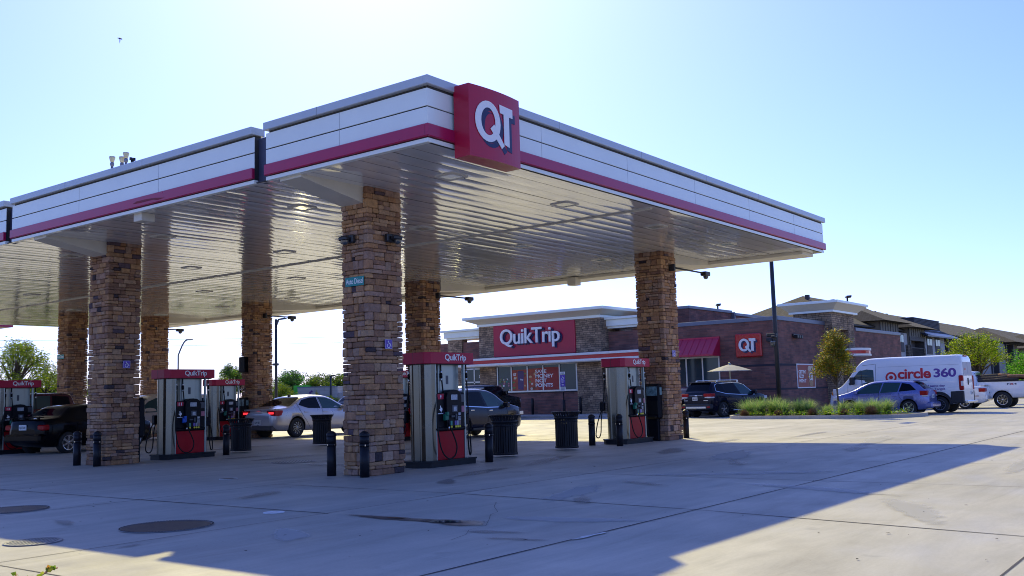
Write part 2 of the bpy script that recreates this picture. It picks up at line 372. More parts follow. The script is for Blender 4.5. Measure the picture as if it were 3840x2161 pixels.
oilm=stainmat('oil stain',(.10,.095,.10),.5,.36); dampm=stainmat('damp stain',(.075,.07,.075),.35,.85); watm=stainmat('shallow water',(.03,.03,.04),.05,1.0,.6); palem=stainmat('pale scuff',(.50,.49,.48),.8,.5)
stains('damp_patch',dampm,[(8.44,8.1,.95,.16,R(-89)),(8.46,7.3,.5,.26,R(-85))],.007)
stains('puddle',watm,[(8.45,7.42,.26,.10,R(-88)),(8.44,8.2,.15,.04,R(-88))],.012)
st_=[(8.05,6.45,.42,.12,R(-80)),(7.75,5.95,.36,.10,R(-75)),(17.2,12.2,1.6,.35,R(20)),(14.2,11.6,1.1,.3,R(10)),(12.4,10.9,.6,.2,R(30)),(20.5,11.0,1.4,.35,R(15)),(5.6,9.2,.16,.07,0),(18.5,17.2,1.8,.5,R(5)),(20.5,18.6,1.3,.4,R(-10)),(16.2,19.6,1.2,.4,R(12)),(19.3,25.5,1.5,.5,0),(24.5,11.6,1.5,.3,R(8)),(28.5,10.6,1.6,.25,R(4)),(14.6,16.3,.9,.3,R(80)),(9.6,12.2,.7,.22,R(15)),(15.8,20.8,1.1,.25,R(4)),(7.5,18.5,1.1,.3,R(30)),(10.9,7.2,.5,.16,R(40)),(13.2,7.6,.6,.15,R(70)),(17.5,8.0,.9,.2,R(35)),(22,7.2,1.3,.25,R(5)),(6.3,11.8,.4,.12,R(80))]
stains('oil_stain',oilm,st_,.006)
stains('pale_scuff',palem,[(9.2,6.3,.9,.25,R(-70)),(11.8,7.9,1.3,.3,R(20)),(15.4,6.9,1.6,.35,R(-60)),(13.4,5.0,1.5,.22,R(75)),(11.6,3.2,1.2,.3,R(30)),(6.9,8.3,.7,.2,R(50)),(19.5,9.0,2.2,.4,R(15)),(18.6,3.2,2.0,.3,R(5)),(25.5,7.8,2.4,.4,R(8))],.0065)
# stray leaves, cigarette ends and grit
r_=random.Random(77); m_=MB()
for i in range(260):
    u=r_.uniform(3.5,26); v=r_.uniform(-1,22); a=r_.uniform(0,6.28); l=r_.uniform(.006,.03)*(1 if u<12 else 1.4); w=l*r_.uniform(.2,.6); ca,sa=math.cos(a)*l,math.sin(a)*l; cb,sb=-math.sin(a)*w,math.cos(a)*w; z=.012
    m_.poly([(u-ca,v-sa,z),(u+cb,v+sb,z+.004),(u+ca,v+sa,z),(u-cb,v-sb,z)])
struct(m_.build('litter_specks',mat('leaf litter',(.05,.04,.035),.9,var=.5,vscale=2)),'stuff')
mb=MB(); blob(mb,8.25,5.38,.25,.035,R(-5),.010,.5); struct(mb.build('paint_smear',mat('white paint smear',(.55,.55,.56),.7,var=.3,vscale=20)))
mb=MB(); cp=[(10.28,8.16),(9.9,7.9),(9.47,7.5),(9.2,7.4),(8.88,7.16),(8.42,6.84),(8.07,6.79),(7.8,6.6),(7.43,6.49)]
for p,q in zip(cp,cp[1:]): strip(p[0],p[1],q[0],q[1],.005)
struct(mb.build('pavement_crack',jm))
# ------------------------------------------------------------------ stone columns
STONES=[(.42,.235,.12),(.37,.19,.09),(.34,.18,.10),(.28,.15,.095),(.42,.255,.15),(.37,.235,.16),(.25,.13,.075),(.33,.20,.145),(.46,.255,.12),(.055,.037,.042),(.11,.07,.08)]
SW=[5,6,6,5,4,4,5,4,4,1.3,1]
stonem=mat('ledge stone',(.25,.18,.12),.88,var=.28,vscale=9,bump=.9,bscale=26,attr=True)
corem=mat('stone joint',(.035,.03,.028),.95)
def stone_col_mb(w,h,seed,rows=(.06,.185)):
    rnd.seed(seed); mb=MB(); mb.mat=1; t=.13; mb.box(.10,.10,0,w-.10,w-.10,h); mb.mat=0
    z=0; k=seed
    while z<h-.02:
        rh=rnd.uniform(*rows); rh=min(rh,h-z)
        if h-z-rh<.05: rh=h-z
        k+=1
        for side in range(4):
            full=(side+k)%2==0; a=0.0 if full else t; end=w if full else w-t
            while a<end-1e-4:
                L_=rnd.uniform(.13,.42)*(1 if rh<.12 else .8)
                if end-a-L_<.1: L_=end-a
                def put(a,L_,z0,z1):
                    p=rnd.uniform(-.004,.028); c=rnd.choices(STONES,SW)[0]; f=rnd.uniform(.86,1.16); mb.col=(c[0]*f,c[1]*f,c[2]*f)
                    g=.0035; b=rnd.uniform(.009,.018)
                    e0=a-(rnd.uniform(0,.02) if full and a==0 else -g); e1=a+L_-(g if a+L_<end-1e-3 or not full else -rnd.uniform(0,.02))
                    q={0:(e0,-p,e1,t),1:(w-t,e0,w+p,e1),2:(e0,w-t,e1,w+p),3:(-p,e0,t,e1)}[side]
                    mb.box(q[0],q[1],z0+g,q[2],q[3],z1-g,b,.005)
                if rh>.125 and L_<.38 and rnd.random()<.45: zm=z+rh*rnd.uniform(.4,.6); put(a,L_,z,zm); put(a,L_,zm,z+rh)
                else: put(a,L_,z,z+rh)
                a+=L_
        z+=rh
    return mb
CW=.86; CHT=5.46
proto=stone_col_mb(CW,CHT,11).build('stone_column',[stonem,corem],col=True)
proto2=stone_col_mb(CW,CHT,12).build('stone_column',[stonem,corem],col=True)
colpos=[(12.79,13.10,'tall tan ledgestone column, nearest and largest, with two dome cameras and a green fuel sign',0),
 (12.80,22.12,'tall ledgestone column on the left with two bollards before it, beside the pump numbered 11',1),
 (24.78,13.36,'ledgestone column at the right end of the canopy, touching the pump numbered 1',0),
 (24.69,22.6,'ledgestone column standing straight behind the pump numbered 9',1),
 (24.8,31.9,'ledgestone column behind the silver sedan with a black speaker box on its side',0),
 (24.98,39.5,'darker shaded ledgestone column partly hidden by the big left column and the pump numbered 11',1),
 (21.25,39.8,'ledgestone column with a small green fuel sign beside the maroon pickup',0)]
for i,(u,v,lb,p) in enumerate(colpos):
    o=proto if i==0 else proto2 if i==1 else (proto2 if p else proto).copy()
    if i>1: COL.objects.link(o)
    rot=[0,0,0,1,2,2,3][i]; o.rotation_euler=(0,0,rot*PI/2)
    o.location=(u+(CW if rot in(1,2) else 0),v+(CW if rot in(2,3) else 0),0); o.scale=(1.05,.80,1) if i==0 else (1,1,1); tag(o,lb,'column','stone columns under the canopy')
# ------------------------------------------------------------------ canopy
U0,V0,U1,V1=11.18,10.09,29.05,47.5; ZB=5.447; ZT=6.52
can=thing('canopy','large white and silver fuel station canopy with a crimson stripe round its fascia','canopy',(0,0,0))
mb=MB()
mb.box(U0+.35,V0+.35,ZB+.12,U1-.35,V1-.35,ZT-.25); mb.build('roof_deck',creamm,can)
# soffit boards, slightly bowed, running along u
mb=MB(); mb.smooth=True; pw=.405; v=V0+.06
while v<V1-.06:
    w_=min(pw,V1-.06-v); rows=[]
    sag=rnd.uniform(.002,.0055); tilt=rnd.uniform(-.0012,.0012); ph=rnd.uniform(0,6.28)
    nu=26
    for i in range(nu+1):
        u=U0+.06+(U1-U0-.12)*i/nu; s_=sag*(1+.5*math.sin(u*.9+ph)); 
        rows.append([(u,v+w_*t,ZB+.006-s_*(1-(2*t-1)**2)+tilt*(2*t-1)+.002*math.sin(u*.55+ph)) for t in (0.02,.15,.3,.5,.7,.85,.98)])
    for a,b_ in zip(rows,rows[1:]):
        for k in range(6): mb.poly([a[k],a[k+1],b_[k+1],b_[k]])
    v+=pw
so_=mb.build('soffit',soff,can,flipfix=True)
mb=MB(); mb.box(18.72,V0+.2,ZB-.025,18.8,V1-.2,ZB+.03); mb.build('soffit_seam',creamm,can)
mb=MB(); mb.box(U0+.05,V0+.05,ZB+.012,U1-.05,V1-.05,ZB+.03); mb.build('soffit_backing',groove,can)
# fascia pieces. levels of the layered cladding
def fascia(u0,v0,u1,v1,nrm,name='fascia_panel',butt=False):
    # nrm: outward unit normal (nx,ny); piece runs from (u0,v0) to (u1,v1)
    nx,ny=nrm
    def slab(z0,z1,out,back,ext=0):
        # ext lengthens the slab along its run
        du,dv=(u1-u0),(v1-v0); l=math.hypot(du,dv); du/=l; dv/=l
        a=(u0-du*ext,v0-dv*ext); b_=(u1+du*ext,v1+dv*ext)
        if butt:
            k=max(out,0) if ext>=0 else out; return u0-k,v0-out,z0,u1+k,v0+(.016 if out<0 else .02),z1
        xs=[a[0]+nx*out,a[0]-nx*back,b_[0]+nx*out,b_[0]-nx*back]; ys=[a[1]+ny*out,a[1]-ny*back,b_[1]+ny*out,b_[1]-ny*back]
        return min(xs),min(ys),z0,max(xs),max(ys),z1
    m=MB(); m.box(*slab(ZT-.145,ZT,.07,.25),b=.008); cp=m.build('coping',silver2,can)
    m=MB(); m.box(*slab(ZB+.02,ZT-.11,-.03,.2,-.06)); m.build('fascia_backing',groove,can)
    m=MB()
    for z0,z1 in ((ZT-.480,ZT-.19),(ZT-.785,ZT-.500)):
        m.box(*slab(z0,z1,0,.02),b=.004)
    m.box(*slab(ZB,ZB+.07,0,.10),b=.004); m.build(name,silver,can)
    m=MB(); m.box(*slab(ZB+.085,ZB+.29,.055,.02),b=.012); m.build('red_stripe',redm,can)
for a,b_ in ((V0,14.07),(14.41,23.70),(24.02,33.35),(33.68,43.0),(43.3,V1)): fascia(U0,a,U0,b_,(-1,0))
fascia(U0,V0-.02,U1,V0-.02,(0,-1),butt=True); fascia(U0+.02,V1,U1,V1,(0,1)); fascia(U1,V0+.03,U1,V1-.03,(1,0))
for a,b_ in ((14.07,14.41),(23.7,24.02),(33.35,33.68),(43.0,43.3)):
    m=MB(); m.box(U0+.12,a-.02,ZB+.005,U0+.2,b_+.02,ZT-.2); m.build('recessed_joint',gapm,can)
# panel butt seams
m=MB()
for v in (12.1,17.5,20.6,27,30.2): m.box(U0-.0015,v-.003,ZT-.785,U0+.01,v+.003,ZT-.19); m.box(U0-.0715,v+.5,ZT-.145,U0-.05,v+.506,ZT)
for u in (14.3,17.4,20.5,23.6,26.7): m.box(u-.003,V0-.0215,ZT-.785,u+.003,V0-.01,ZT-.19); m.box(u+.5,V0-.0915,ZT-.145,u+.506,V0-.07,ZT)
m.build('panel_seam',mat('seam grey',(.25,.27,.32),.6),can)
# scraped patch on the red stripe
m=MB(); m.prism([(18.35,5.615),(18.1,5.60),(17.6,5.60),(17.45,5.57),(17.2,5.585),(17.5,5.625),(17.8,5.645),(18.2,5.65)],0,.004,lambda a,b,h:(U0-.0555-h,a,b)); m.build('scrape_mark',mat('scraped red',(.20,.004,.02),.6,var=.2),can,flipfix=True)
# tapered beams to the edge
def beam(u0,d0,u1,d1,v0,v1):
    m=MB(); m.prism([(u0,ZB-d0),(u1,ZB-d1),(u1,ZB+.04),(u0,ZB+.04)],v0,v1,lambda a,b,h:(a,h,b)); m.build('edge_beam',creamm,can,flipfix=True)
for v in (13.2,22.22,31.6): beam(11.27,.05,12.95,.34,v,v+.58)
for v in (13.45,22.58,31.98,39.9): beam(25.6,.30,28.95,.06,v,v+.66)
m=MB(); m.box(28.1,V0+.3,ZB-.10,28.98,V1-.3,ZB+.001,b=.01); m.build('gutter',creamm,can)
m=MB(); m.box(27.9,18.4,ZB-.30,28.25,18.75,ZB-.02,b=.015); m.build('drain_box',creamm,can)
m=MB(); m.box(11.3,18.3,ZB-.16,11.62,18.6,ZB+.01,b=.01); m.build('drain_box',creamm,can)
# recessed lights
lens=mat('light lens',(.42,.50,.47),.12,spec=.6,coat=.5,var=.2,vscale=20); frame_l=mat('light frame',(.62,.60,.55),.4,var=.05)
first=None
for v in (11.42,15.55,20.6,24.85,29.9,34.4,38.9,43.2):
    for u in (13.3,17.0,21.0,25.05):
        if first is None:
            e=MB(); pts=lambda s_:[(cx_+.07*s_*math.cos(a_*PI/8),cy_+.07*s_*math.sin(a_*PI/8)) for q_,(cx_,cy_) in enumerate([(.17*s_,.17*s_),(-.17*s_,.17*s_),(-.17*s_,-.17*s_),(.17*s_,-.17*s_)]) for a_ in range(q_*4,q_*4+5)]
            e.solid([pts(1.0),pts(.72)],.012,-.012,lambda a,b,h:(a,b,h)); first=e.build('recessed_light',frame_l,can,flipfix=True)
            l=MB(); l.prism(pts(.73),.01,-.006); l.build('lens',lens,first,flipfix=True); first.location=(u,v,ZB-.004)
        else: c=copy_tree(first,can); c.location=(u,v,ZB-.004)
# QT sign on the fascia (convex face)
sg=thing('fascia_sign','square crimson sign with big white letters QT mounted on the canopy fascia corner','sign',(12.45,9.72,5.87))
def bow(a): return -.055*(1-(a/.68)**2)
m=MB(); m.smooth=True; N=14; xs=[-.68+1.36*i/N for i in range(N+1)]
fr=[[(x,bow(x)-.02,z) for z in (-.6,.6)] for x in xs]
for a,b_ in zip(fr,fr[1:]): m.poly([a[0],b_[0],b_[1],a[1]])
m.smooth=False
top=[(x,bow(x)-.02) for x in xs]+[(.68,.3),(-.68,.3)]
m.poly([(x,y,.6) for x,y in top]); m.poly([(x,y,-.6) for x,y in top][::-1])
m.poly([(-.68,-.02,-.6),(-.68,-.02,.6),(-.68,.3,.6),(-.68,.3,-.6)]); m.poly([(.68,-.02,-.6),(.68,.3,-.6),(.68,.3,.6),(.68,-.02,.6)])
m.build('sign_box',redsign,sg)
class Bow(MB):
    def _v(s,p):
        p=Vector(p)
        if s.X is not None: p=s.X@p
        p.y+=bow(p.x)-.02; s.v.append(p); return len(s.v)-1
# letters wrapped on the bowed face
m=Bow(); qt_logo(m,fr_y(0,0,0),.98,-.56,-.37,.001,.004,(.09,-.085)); m.build('letter_shadow',navy,sg)
m=Bow(); qt_logo(m,fr_y(0,0,0),.98,-.56,-.37,.008,.014); m.build('letters',white,sg)
# vent pipes on the canopy roof
vp=None; pipe=mat('galvanised pipe',(.20,.22,.30),.5,.5,var=.2); vcap=mat('vent cap',(.62,.58,.40),.5,var=.25,vscale=12)
for i,(x,y,h,lb) in enumerate([(421,588,.42,'leftmost rooftop vent pipe standing apart with a pale cap'),(458,589,.40,'short rooftop vent pipe, second from the left, with a pale cap'),(473,573,.50,'tallest rooftop vent pipe with a pale cap'),(497,592,.30,'rightmost short rooftop vent pipe with a dark split cap')]):
    t=(x-1920)/3631.4; d_=rr*t+uu*(-(y-1080.5)/3631.4)+dd; u=13.2; P_=Vector((0,0,1.42))+d_*(u/d_.x); base=6.26
    v_=thing('vent_pipe',lb,'vent pipe',(P_.x,P_.y,base),0,'vent pipes on the canopy roof')
    ht=P_.z-base
    a=MB(); a.tube([(0,0,0),(0,0,ht-.14)],.032,10); a.lathe([(.032,ht-.26),(.05,ht-.22),(.05,ht-.18),(.034,ht-.14)],n=10); a.build('pipe',pipe,v_)
    a=MB()
    if i<3: a.lathe([(.04,ht-.15),(.055,ht-.11),(.075,ht-.04),(.075,ht),(.03,ht+.006)],n=12); a.build('cap',vcap,v_)
    else: a.lathe([(.04,ht-.15),(.04,ht-.06)],n=10); a.box(-.07,-.025,ht-.07,-.015,.025,ht); a.box(.015,-.025,ht-.07,.07,.025,ht); a.build('cap',blackp,v_)
# ------------------------------------------------------------------ fuel pumps
pumpred=mat('pump red',(.45,.006,.045),.36,0,.3,var=.05,vscale=3); pumpdoor=mat('pump door red',(.40,.006,.016),.42,0,.2,var=.08,vscale=4)
satin=mat('satin steel',(.36,.40,.38),.34,.6,var=.05,vscale=4); basem=mat('pump base',(.010,.012,.017),.5,0,.25,var=.3,vscale=7)
labelg=mat('grade label green',(.05,.30,.22),.5,var=.05); labelp=mat('grade label purple',(.18,.10,.42),.5,var=.05); labelw=mat('grade label grey',(.35,.36,.42),.5,var=.05); labelb=mat('grade label brown',(.22,.15,.14),.5,var=.05)
yellow=mat('yellow button',(.75,.66,.04),.5,var=.05); scr=mat('display screen',(.38,.42,.48),.2,var=.3,vscale=30); greenn=mat('green nozzle cover',(.0,.16,.10),.45,var=.1); bluen=mat('blue nozzle cover',(.01,.10,.55),.45,var=.1)
pinkad=mat('printed notice',(.42,.14,.20),.5,var=.35,vscale=25); graypl=mat('grey plastic',(.06,.07,.09),.45,var=.2)
TEX=[(.30,1),(.5,1),(.5,.74),(.82,.66),(.86,.42),(.80,.30),(.62,.20),(.60,0),(.50,.02),(.38,.24),(.30,.22),(.22,.30),(0,.50),(.30,.52)]
def make_pump(num,nozcol,label,loc,grp='fuel pumps under the canopy'):
    t=thing('fuel_pump',label,'fuel pump',loc,0,grp)
    m=MB(); m.prism([(-.78,-.2),(-.62,-.37),(.78,-.37),(.78,.37),(-.62,.37),(-.78,.2)],0,.125); m.prism([(-.80,-.21),(-.63,-.39),(.80,-.39),(.80,.39),(-.63,.39),(-.80,.21)],.10,.135); m.build('base',basem,t,flipfix=True)
    m=MB(); m.prism([(-.62,-.16),(-.60,-.20),(-.50,-.30),(-.38,-.32),(-.38,.32),(-.50,.30),(-.60,.20),(-.62,.16),(-.635,.12),(-.62,.09),(-.62,-.06),(-.635,-.09),(-.635,-.13)],.13,2.11); m.build('end_column',steel,t,flipfix=True,bevel=.006)
    m=MB(); m.box(-.40,-.325,.13,-.375,-.28,2.11,b=.006); m.box(.50,-.325,.13,.545,-.25,2.11,b=.008); m.box(.50,.25,.13,.545,.325,2.11,b=.008); m.build('edge_strip',satin,t)
    m=MB(); m.box(-.17,-.20,1.4,.30,.20,2.11,b=.012); m.box(.30,-.17,1.4,.50,.17,2.11); m.build('upper_column',satin,t)
    m=MB(); m.box(.06,-.204,1.68,.135,-.199,1.86); m.build('notice',graypl,t)
    m=MB(); m.box(-.375,-.27,.13,.50,.27,.74); m.build('cabinet',basem,t)
    m=MB(); m.box(-.37,-.305,.135,.495,-.27,.715,b=.006); m.build('lower_door',pumpdoor,t)
    m=MB(); m.box(-.37,.27,.135,.495,.305,.715,b=.006); m.build('lower_door',pumpdoor,t)
    m=MB(); m.box(-.41,-.33,.715,.51,.33,1.50,b=.02); 
    hump=[(-.13,.80),(.33,.80),(.34,1.40),(.30,1.50),(.22,1.55),(.10,1.565),(-.02,1.55),(-.10,1.50),(-.14,1.40)]
    m.prism(hump,-.385,.385,lambda a,b,h:(a,h,b)); m.box(-.40,-.36,.72,.50,.36,.80,b=.02); m.build('dispenser_head',blackpl,t,flipfix=True,bevel=.008)
    F=fr_y(0,-.33,0); G=fr_y(0,-.386,0)
    def pl(nm,ma,F,x0,z0,x1,z1,d=.004):
        m=MB(); m.X=F; m.box(x0,z0,0,x1,z1,d); m.build(nm,ma,t)
    pl('number_plate',pumpred,F,-.36,1.37,-.17,1.48); m=MB(); add_text(m,num,F,.045*len(num),.075,.006,.02,x=-.265-.0225*len(num),y=1.387); m.build('pump_number',white,t)
    m=MB(); m.X=F; m.flat([[(-.32+.12*a,1.10+.14*b) for a,b in TEX]],.005); m.box(-.36,1.07,0,-.2,1.085,.005); m.X=None; m.build('state_emblem',white,t)
    m=MB(); isa_sign(m,F,.05,.05,-.2,1.065,.006); m.build('access_symbol',labelp,t)
    m=MB(); m.X=G; m.box(0,1.35,0,.20,1.46,.006,b=.003); m.build('screen',scr,t)
    m=MB(); m.X=G; m.box(.03,1.10,0,.20,1.24,.008,b=.004); m.build('screen_bezel',graypl,t)
    pl('payment_screen',scr,G,.07,1.12,.16,1.21,.011); 
    m=MB(); m.X=G; m.box(-.02,.99,0,.08,1.03,.03,b=.004); m.box(.11,.95,0,.15,1.06,.035,b=.006); m.build('card_reader',graypl,t)
    m=MB(); m.X=G
    for i in range(3):
        for k in range(3): m.box(.215+.028*i,.925+.028*k,0,.236+.028*i,.946+.028*k,.006)
    m.box(.22,1.03,0,.29,1.085,.006); m.build('keypad',scr,t)
    for x,ma in ((-.03,labelg),(.10,labelp),(.17,labelw),(.24,labelb)):
        pl('grade_label',ma,G,x,.83,x+.055,.92)
    for x in (-.005,.13,.195,.26): m=MB(); m.X=G; m.lathe([(.026,0),(.024,.014)],x,.80,12); m.build('grade_button',yellow,t)
    pl('price_panel',graypl,F,.35,1.30,.49,1.46); pl('printed_notice',pinkad,F,.36,1.09,.485,1.22)
    m=MB()
    for y0 in (-.385,): m.prism([(-.72,-.30),(-.60,-.385),(.76,-.385),(.76,.385),(-.60,.385),(-.72,.30)],2.10,2.335)
    hd=m.build('header',pumpred,t,flipfix=True,bevel=.008)
    m=MB(); m.prism([(-.66,-.26),(-.56,-.33),(.70,-.33),(.70,.33),(-.56,.33),(-.66,.26)],2.085,2.101); m.box(-.722,-.004,2.105,-.719,.004,2.33); m.build('header_underside',groove,hd,flipfix=True)
    m=MB(); add_text(m,'QuikTrip',fr_y(0,-.385,0),.68,.17,.006,.018,.93,x=-.17,y=2.13); m.build('header_lettering',white,hd)
    # hoses
    def hose(pts,nm='hose'):
        P=[Vector(p) for p in pts]; out=[]
        for i in range(len(P)-1):
            p0,p1,p2,p3=P[max(i-1,0)],P[i],P[i+1],P[min(i+2,len(P)-1)]
            for k in range(6):
                s_=k/6; out.append(.5*((2*p1)+(p2-p0)*s_+(2*p0-5*p1+4*p2-p3)*s_*s_+(3*p1-p0-3*p2+p3)*s_**3))
        out.append(P[-1]); m=MB(); m.tube(out,.0155,7); h=m.build(nm,rubber,t); return h
    def coup(x,y,z,h):
        m=MB(); m.tube([(x,y,z+.11),(x,y,z+.05)],.022,8); m.tube([(x,y,z-.04),(x,y,z-.1)],.022,8); m.build('coupling',chrome,h)
        m=MB(); m.tube([(x,y,z+.05),(x,y,z-.04)],.03,8); m.build('breakaway',blackpl,h)
    def nozzle(x,y,z,ma,s=-1):
        m=MB(); m.box(x-.05,y-.03*0-.07,z,x+.05,y+.02,z+.13,b=.015); m.box(x-.03,y-.10,z+.10,x+.03,y-.02,z+.18,b=.012); nz=m.build('nozzle',ma,t)
        m=MB(); m.tube([(x+.02,y-.08,z+.02),(x+.04,y-.07,z-.08),(x+.05,y-.06,z-.13)],.018,7); m.box(x-.04,y-.09,z-.02,x+.0,y-.05,z+.01); m.build('nozzle_grip',blackpl,nz)
        m=MB(); m.tube([(x+.05,y-.06,z-.12),(x+.055,y-.058,z-.18)],.021,8); m.build('swivel',chrome,nz)
    h=hose([(-.33,-.25,2.1),(-.33,-.26,1.9),(-.335,-.30,1.55),(-.42,-.37,1.1),(-.44,-.40,.75),(-.38,-.44,.35),(-.22,-.47,.17),(-.02,-.47,.20),(.07,-.46,.38),(0,-.45,.60),(-.10,-.44,.78)]); coup(-.33,-.26,1.85,h)
    nozzle(-.17,-.36,.93,nozcol)
    h=hose([(.62,-.28,2.1),(.63,-.28,1.9),(.66,-.28,1.4),(.70,-.26,.9),(.70,-.24,.5),(.76,-.22,.2),(.83,-.2,.22),(.82,-.2,.5),(.76,-.22,.8)]); coup(.63,-.28,1.85,h)
    m=MB(); m.box(.50,-.25,.80,.60,-.08,1.12,b=.02); m.box(.58,-.30,.82,.69,-.16,.98,b=.02); m.box(.60,-.28,.96,.72,-.20,1.06,b=.02); m.build('nozzle',blackpl,t)
    h=hose([(-.12,-.22,2.1),(-.12,-.23,1.9),(-.10,-.26,1.5)]); coup(-.12,-.23,1.85,h)
    h=hose([(-.40,.42,2.1),(-.40,.42,1.8),(-.43,.45,1.2),(-.50,.50,.7),(-.52,.52,.3),(-.58,.56,.17),(-.68,.58,.25),(-.66,.52,.6),(-.55,.44,.95)]); coup(-.40,.42,1.85,h)
    m=MB(); m.box(-.56,.38,.9,-.44,.52,1.15,b=.02); m.build('nozzle',blackpl,t)
    return t
make_pump('9',greenn,'nearest fuel pump, numbered 9, with a crimson door and green nozzle',(15.31,13.67,0))
make_pump('11',bluen,'fuel pump numbered 11 with a blue nozzle, standing in front of another pump',(15.33,22.80,0))
make_pump('1',greenn,'fuel pump numbered 1 with a sunlit orange red door, against the right column',(23.55,14.0,0))
make_pump('5',greenn,'fuel pump half hidden behind the pump numbered 11, in front of trees',(23.6,32.35,0))
make_pump('13',greenn,'fuel pump cut by the left edge of the photo behind the black sedan',(15.25,32.0,0))
make_pump('3',greenn,'fuel pump mostly hidden behind the nearest stone column, only its red header end showing',(23.55,22.95,0))
# ------------------------------------------------------------------ bollards
def make_bollard(h=.80,r=.088):
    t=thing('bollard','',"bollard"); m=MB(); m.lathe([(r,0),(r,h-.24)],n=20); m.lathe([(r*1.08,h-.24),(r*1.08,h-.2)],n=20); m.lathe([(r,h-.2),(r,h-.05)],n=20); m.build('post',blackp,t)
    m=MB(); m.lathe([(r*1.12,h-.05),(r*1.14,h-.03),(r*.95,h+.0),(r*.5,h+.03),(.004,h+.04)],n=20,cap=False); m.build('cap',blackp,t)
    m=MB()
    for a in range(4): m.box(-.008+math.cos(a*PI/2)*r,-.008+math.sin(a*PI/2)*r,h-.235,.008+math.cos(a*PI/2)*r,.008+math.sin(a*PI/2)*r,h-.205)
    m.build('bolt',chrome,t); return t
b0=make_bollard(); BG='black bollards guarding the pump islands'
bl=[(12.63,13.97,'dark bollard just left of the nearest stone column'),(12.60,13.05,'dark bollard in front of the nearest stone column, overlapping it'),
 (16.42,13.2,'dark bollard between the pump numbered 9 and its litter bin'),(22.32,14.36,'dark bollard between the second litter bin and the pump numbered 1'),
 (22.2,13.42,'dark bollard standing in front of the pump numbered 1'),(26.22,13.55,'sunlit brown bollard right of the rightmost column'),
 (12.62,23.1,'dark bollard left of the left stone column beside the black sedan wheel'),(12.6,22.15,'dark bollard overlapping the face of the left stone column'),
 (16.62,22.62,'dark bollard in front of the litter bin beside the pump numbered 11'),(16.5,23.5,'dark bollard touching the right end of the pump numbered 11')]
for i,(u,v,lb) in enumerate(bl):
    if i==0: b0.location=(u,v,0); b0['label']=lb; b0['group']=BG
    else: place(b0,lb,(u,v,0),rnd.uniform(0,1),BG)
# ------------------------------------------------------------------ litter bins
def make_bin():
    t=thing('litter_bin','','litter bin'); N=30
    m=MB()
    for i in range(N):
        a=2*PI*i/N; c,s_=math.cos(a),math.sin(a); w=.021
        pr=[(.285,.06),(.285,.74),(.29,.80),(.315,.87),(.36,.945)]
        for (r0,z0),(r1,z1) in zip(pr,pr[1:]):
            m.poly([(r0*c+w*s_,r0*s_-w*c,z0),(r0*c-w*s_,r0*s_+w*c,z0),(r1*c-w*s_,r1*s_+w*c,z1),(r1*c+w*s_,r1*s_-w*c,z1)])
    o=m.build('slats',blackp,t); sf=o.modifiers.new('thickness','SOLIDIFY'); sf.thickness=.01
    m=MB(); m.lathe([(.29,.05),(.30,.05),(.30,.10),(.285,.10)],n=30); m.build('bottom_ring',blackp,t)
    m=MB(); m.lathe([(.275,.78),(.30,.77),(.31,.83),(.285,.84)],n=30,cap=False); m.lathe([(.26,.70),(.292,.70),(.292,.735),(.26,.735)],n=30,cap=False); m.build('middle_band',blackp,t)
    m=MB(); m.lathe([(.33,.93),(.37,.935),(.378,.95),(.37,.965),(.33,.95)],n=30,cap=False); m.build('rim',blackp,t)
    m=MB(); m.lathe([(.23,.06),(.24,.64),(.22,.64),(.21,.08)],n=24); m.build('liner',rubber,t); return t
bn=make_bin(); BN='black slatted litter bins'
for i,(u,v,rz,lb) in enumerate([(17.95,13.95,0,'slatted black litter bin right beside the pump numbered 9 and its bollard'),(20.5,13.95,.1,'slatted black litter bin standing alone between two pumps'),
   (17.55,23.2,.2,'slatted black litter bin behind the bollard by the pump numbered 11'),(20.95,23.6,.05,'slatted black litter bin in front of the silver sedan'),(25.6,38.4,.15,'distant litter bin partly hidden behind the pump numbered 11')]):
    if i==0: bn.location=(u,v,0); bn['label']=lb; bn['group']=BN
    else: place(bn,lb,(u,v,0),rz,BN)
# ------------------------------------------------------------------ signs and devices on the columns
purple=mat('accessible sign purple',(.12,.05,.42),.4,var=.05); teal=mat('teal sign',(.0,.24,.22),.4,var=.05)
def isa_plate(x,z,v,lb):
    t=thing('accessible_sign',lb,'sign',(x,v,z),0,'purple wheelchair signs'); m=MB(); m.X=fr_y(0,0,0); m.box(-.1,-.09,-.006,.1,.09,0,b=.002); m.build('plate',purple,t)
    m=MB(); isa_sign(m,fr_y(0,0,0),.15,.15,-.07,-.075,.0015); m.X=fr_y(0,0,0)
    for a in ((-.095,-.086,.095,-.081),(-.095,.081,.095,.086),(-.095,-.086,-.09,.086),(.09,-.086,.095,.086)): m.box(a[0],a[1],0,a[2],a[3],.001)
    m.build('wheelchair_symbol',white,t)
isa_plate(13.27,2.446,13.055,'purple wheelchair sign on the nearest stone column')
isa_plate(13.29,2.435,22.083,'purple wheelchair sign on the left stone column')
isa_plate(25.25,2.48,13.322,'purple wheelchair sign on the rightmost stone column')
isa_plate(25.03,1.98,22.565,'purple wheelchair sign glimpsed through the gap in the pump numbered 9')
def fuel_sign(u,v,z,w,h,lb):
    t=thing('fuel_sign',lb,'sign',(u,v,z)); m=MB(); m.X=fr_x(0,0,0); m.box(-w/2,-h/2,-.01,w/2,h/2,0,b=.002); m.build('plate',teal,t)
    m=MB(); add_text(m,'Auto Diesel',fr_x(0,0,0),w*.93,h*.60,.002,.008,.95,x=-w*.465,y=-h*.27); m.build('lettering',white,t)
fuel_sign(12.745,13.42,3.645,.5,.175,'teal Auto Diesel sign on the nearest stone column')
fuel_sign(21.208,40.33,3.57,.56,.19,'small teal Auto Diesel sign on the column by the maroon pickup')
